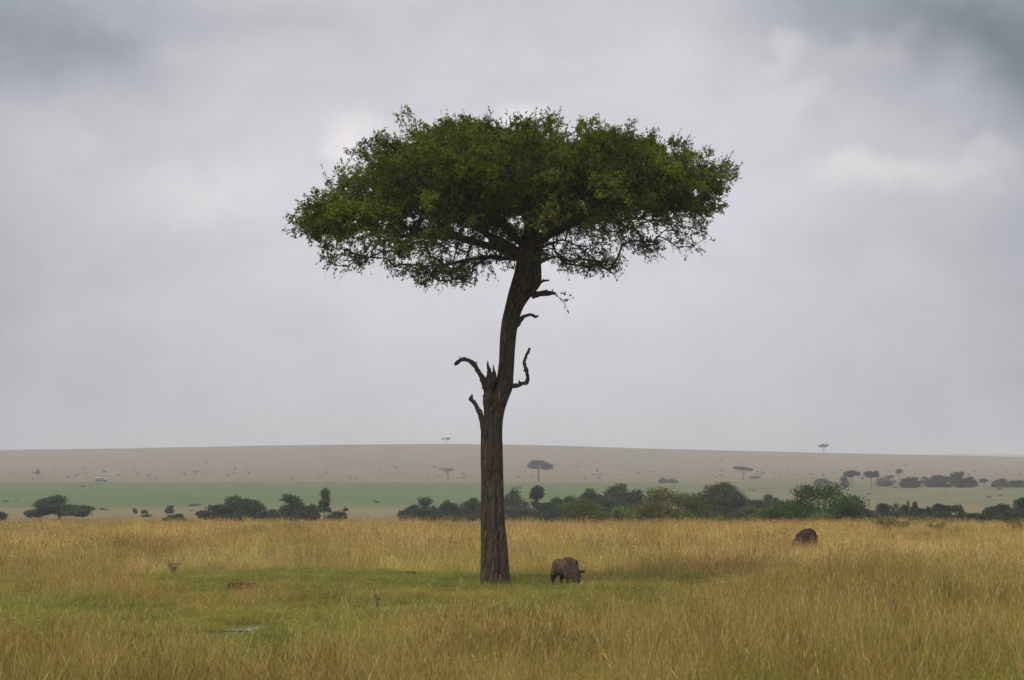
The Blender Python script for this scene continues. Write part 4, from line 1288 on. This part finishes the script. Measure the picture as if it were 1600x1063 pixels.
# ------------------------------------------------------------------ small scrub dotted over the far slope
def scrub():
    g = np.random.default_rng(77)
    protos = []
    for k in range(5):
        crown, wood = make_bg('dome', 3.4, 1.5, 'dark' if k < 3 else 'grey', 0.55, 1.1, 900 + k)
        protos.append(crown)
    n = 0
    while n < 210:
        px = g.uniform(-20, 1620)
        py = 751 - abs(g.normal(0, 15)) - g.uniform(0, 3)
        if py < 716: continue
        # solve for the distance at which the slope shows at this row
        D = np.linspace(1450, 3100, 300)
        x = (px - 800) / F * D
        rows = HOR - (gz(x, D) - EYE) / D * F
        i = int(np.argmin(np.abs(rows - py)))
        if abs(rows[i] - py) > 1.5: continue
        o = link("scrub_bush", protos[int(g.integers(0, 5))])
        s = g.uniform(0.22, 0.62) * (1.0 if D[i] < 1900 else 1.2)
        o.location = (x[i], D[i], float(gz(x[i], D[i])) - 0.05)
        o.rotation_euler = (0, 0, g.uniform(0, 6.28)); o.scale = (s * g.uniform(.7, 1.5), s, s * g.uniform(.6, 1.2))
        tag(o, "tiny dark scrub bush dotted on the far tan slope", "bush", "scrub bushes on the far slope")
        n += 1
    spots = [(10, 784), (26, 783), (105, 793), (147, 796), (163, 797), (230, 808), (300, 791), (306, 790), (300, 799), (587, 784), (130, 761), (1357, 773), (1398, 763), (1475, 771), (1545, 778), (1562, 775), (1275, 757), (1330, 754), (1440, 761), (1560, 765), (590, 786), (1170, 765), (1178, 767)]
    for px, py in spots:
        D = np.linspace(420, 1450, 300); x = (px - 800) / F * D
        rows = HOR - (gz(x, D) - EYE) / D * F
        i = int(np.argmin(np.abs(rows - py)))
        o = link("low_scrub", protos[int(g.integers(0, 5))])
        s = g.uniform(0.3, 0.62); o.location = (x[i], D[i], float(gz(x[i], D[i])) - 0.03)
        o.rotation_euler = (0, 0, g.uniform(0, 6.28)); o.scale = (s * 1.3, s, s * .7)
        tag(o, "tiny dark low scrub dotted on the green valley floor", "bush", "low scrub on the valley floor")


scrub()

# ------------------------------------------------------------------ weeds in the grass
def weeds():
    g = np.random.default_rng(55)
    def make(n_st, hgt, leaf, tone, spread):
        P, C, To = [], [], []
        for k in range(n_st):
            a = g.uniform(0, 6.28); e = np.array([math.cos(a) * spread * g.uniform(.3, 1), math.sin(a) * spread * g.uniform(.3, 1), hgt * g.uniform(.65, 1)])
            pth = smooth_path([(0, 0, -.03), tuple(e * [.3, .3, .5]), tuple(e)], 4)
            P.append((pth, np.linspace(.006, .002, len(pth))))
            nl = int(14 * hgt / 0.5) + 6
            ts = g.uniform(.25, 1.0, nl)
            c = np.stack([np.interp(ts, np.linspace(0, 1, len(pth)), pth[:, j]) for j in range(3)], -1) + g.normal(size=(nl, 3)) * leaf * .7
            C.append(c); To.append(np.tile(np.array(tone), (nl, 1)) * g.uniform(.7, 1.3, (nl, 1)))
        C = np.concatenate(C); To = np.concatenate(To)
        V, Fq = leaves(C, leaf * g.uniform(.7, 1.3, len(C)), g, elong=2.0)
        v, q, t = tubes(P, 5)
        return mesh_np("leaves", V, Fq, M_weed, col=np.repeat(To, 4, 0)), mesh_np("stems", v, [q, t], M_wood)
    tallw = make(6, 0.95, 0.050, (0.060, 0.075, 0.022), 0.26)
    bushw = make(26, 0.85, 0.075, (0.105, 0.115, 0.030), 0.60)
    brown = make(20, 0.75, 0.050, (0.150, 0.095, 0.040), 0.50)
    spots = [  # px, foot row, D, proto, size, label
        (590, 955, 63, tallw, .52, "thin dark branching weed in the short grass left of the trunk"),
        (1385, 838, 168, bushw, 1.45, "green leafy shrub in the dry grass near the right, largest of the three"),
        (1408, 840, 170, bushw, 1.2, "green leafy shrub at the right side of the largest grass shrub"),
        (1462, 840, 166, bushw, 1.15, "wide low green shrub in the dry grass further right"),
        (1332, 838, 170, bushw, 0.85, "pale green shrub in the dry grass above the brown mound"),
        (1594, 842, 160, bushw, 1.3, "green shrub in the dry grass at the right edge"),
        (1490, 842, 160, bushw, 0.75, "last small green shrub right of the wide low one"),
        (190, 868, 118, brown, 1.1, "reddish brown withered weed in the tall grass far left"),
        (250, 868, 120, brown, 0.9, "dark withered weed beside the reddish brown one"),
        (270, 905, 90, brown, 0.65, "dark brown withered weed at the back edge of the clearing on the left"),
        (970, 836, 180, bushw, 0.6, "small green weed in the tall grass under the olive bush"),
        (1210, 842, 165, bushw, 0.55, "small green weed in the tall grass left of the brown mound"),
        (675, 864, 125, brown, 0.8, "withered weed in the tall grass close left of the trunk"),
    ]
    for px, py, D, pr, s, lab in spots:
        p = at(px, py, D)
        r = thing("weed", (p.x, D, gzs(p.x, D)), lab, "weed", "weeds in the grass", rz=g.uniform(0, 6.28))
        r.scale = (s, s, s)
        link("leaves", pr[0], r); link("stems", pr[1], r)


weeds()

# ------------------------------------------------------------------ safari van, far off on the plain
def van():
    D = 1480.0
    p = at(158, 754, D)
    root = thing("safari_van", (p.x, D, gzs(p.x, D) + 0.02), "white safari van with a dark lower body parked far off on the green plain", "van")
    white = plain_mat("van_white", (0.36, 0.36, 0.34), (0.42, 0.42, 0.40), 2, 0.4)
    dark = plain_mat("van_dark", (0.03, 0.04, 0.045), (0.045, 0.055, 0.06), 2, 0.4)
    glass = plain_mat("van_glass", (0.05, 0.06, 0.05), (0.07, 0.08, 0.07), 2, 0.15)
    tyre = plain_mat("tyre", (0.015, 0.015, 0.015), (0.025, 0.025, 0.025), 4, 0.9)
    def prism(outline, y0, y1, ch=0.08):
        o = np.array(outline, float); n = len(o); c = o.mean(0)
        ins = c + (o - c) * (1 - ch)
        V = np.concatenate([np.stack([q[:, 0], np.full(n, y), q[:, 1]], -1) for q, y in ((ins, y0), (o, y0 + ch), (o, y1 - ch), (ins, y1))])
        V = np.vstack([V, [[c[0], y0, c[1]], [c[0], y1, c[1]]]])
        k = np.arange(n); k2 = (k + 1) % n
        Q = np.concatenate([np.stack([k + a * n, k2 + a * n, k2 + (a + 1) * n, k + (a + 1) * n], -1) for a in range(3)])
        T = np.concatenate([np.stack([np.full(n, 4 * n), k2, k], -1), np.stack([np.full(n, 4 * n + 1), 3 * n + k, 3 * n + k2], -1)])
        return V, [Q, T]
    b = link("body", mesh_np("body", *prism([(-2.75, .45), (2.75, .45), (2.85, .75), (2.80, 1.12), (-2.80, 1.12), (-2.85, .7)], -.95, .95), dark), root)
    link("cabin", mesh_np("cabin", *prism([(-2.78, 1.122), (2.78, 1.122), (2.65, 1.30), (1.75, 1.42), (1.15, 2.12), (-2.60, 2.16), (-2.75, 1.9)], -.92, .92), white), root)
    link("roof", mesh_np("roof", *prism([(-2.2, 2.50), (.8, 2.46), (.8, 2.56), (-2.2, 2.60)], -.85, .85, 0.02), white), root)
    v, q, t = tubes([(np.array([(x, y, 2.1), (x, y, 2.5)]), .05) for x in (-2.1, .7) for y in (-.75, .75)], 6)
    link("roof_struts", mesh_np("roof_struts", v, [q, t], white), root)
    for sgn in (-1, 1):
        for x0, x1 in ((-2.4, -1.5), (-1.35, -.6), (-.45, .35)):
            y = sgn * 0.93
            link("window", mesh_np("window", *prism([(x0, 1.35), (x1, 1.35), (x1, 1.92), (x0, 1.92)], y - .02, y + .02, 0.01), glass), root)
        y = sgn * .93
        link("window", mesh_np("window", *prism([(.5, 1.42), (1.5, 1.42), (1.05, 1.98), (.5, 1.98)], y - .02, y + .02, 0.01), glass), root)
        for x in (-1.75, 1.85):
            w = []
            for yy_, r in ((-.13, .2), (-.12, .34), (-.08, .38), (.08, .38), (.12, .34), (.13, .2)):
                w.append(((x, sgn * .88 + yy_, .38), r))
            v, q, t = tubes([(np.array([a for a, _ in w]), np.array([r for _, r in w]))], 20)
            link("wheel", mesh_np("wheel", v, [q, t], tyre, smooth=True), root)


van()
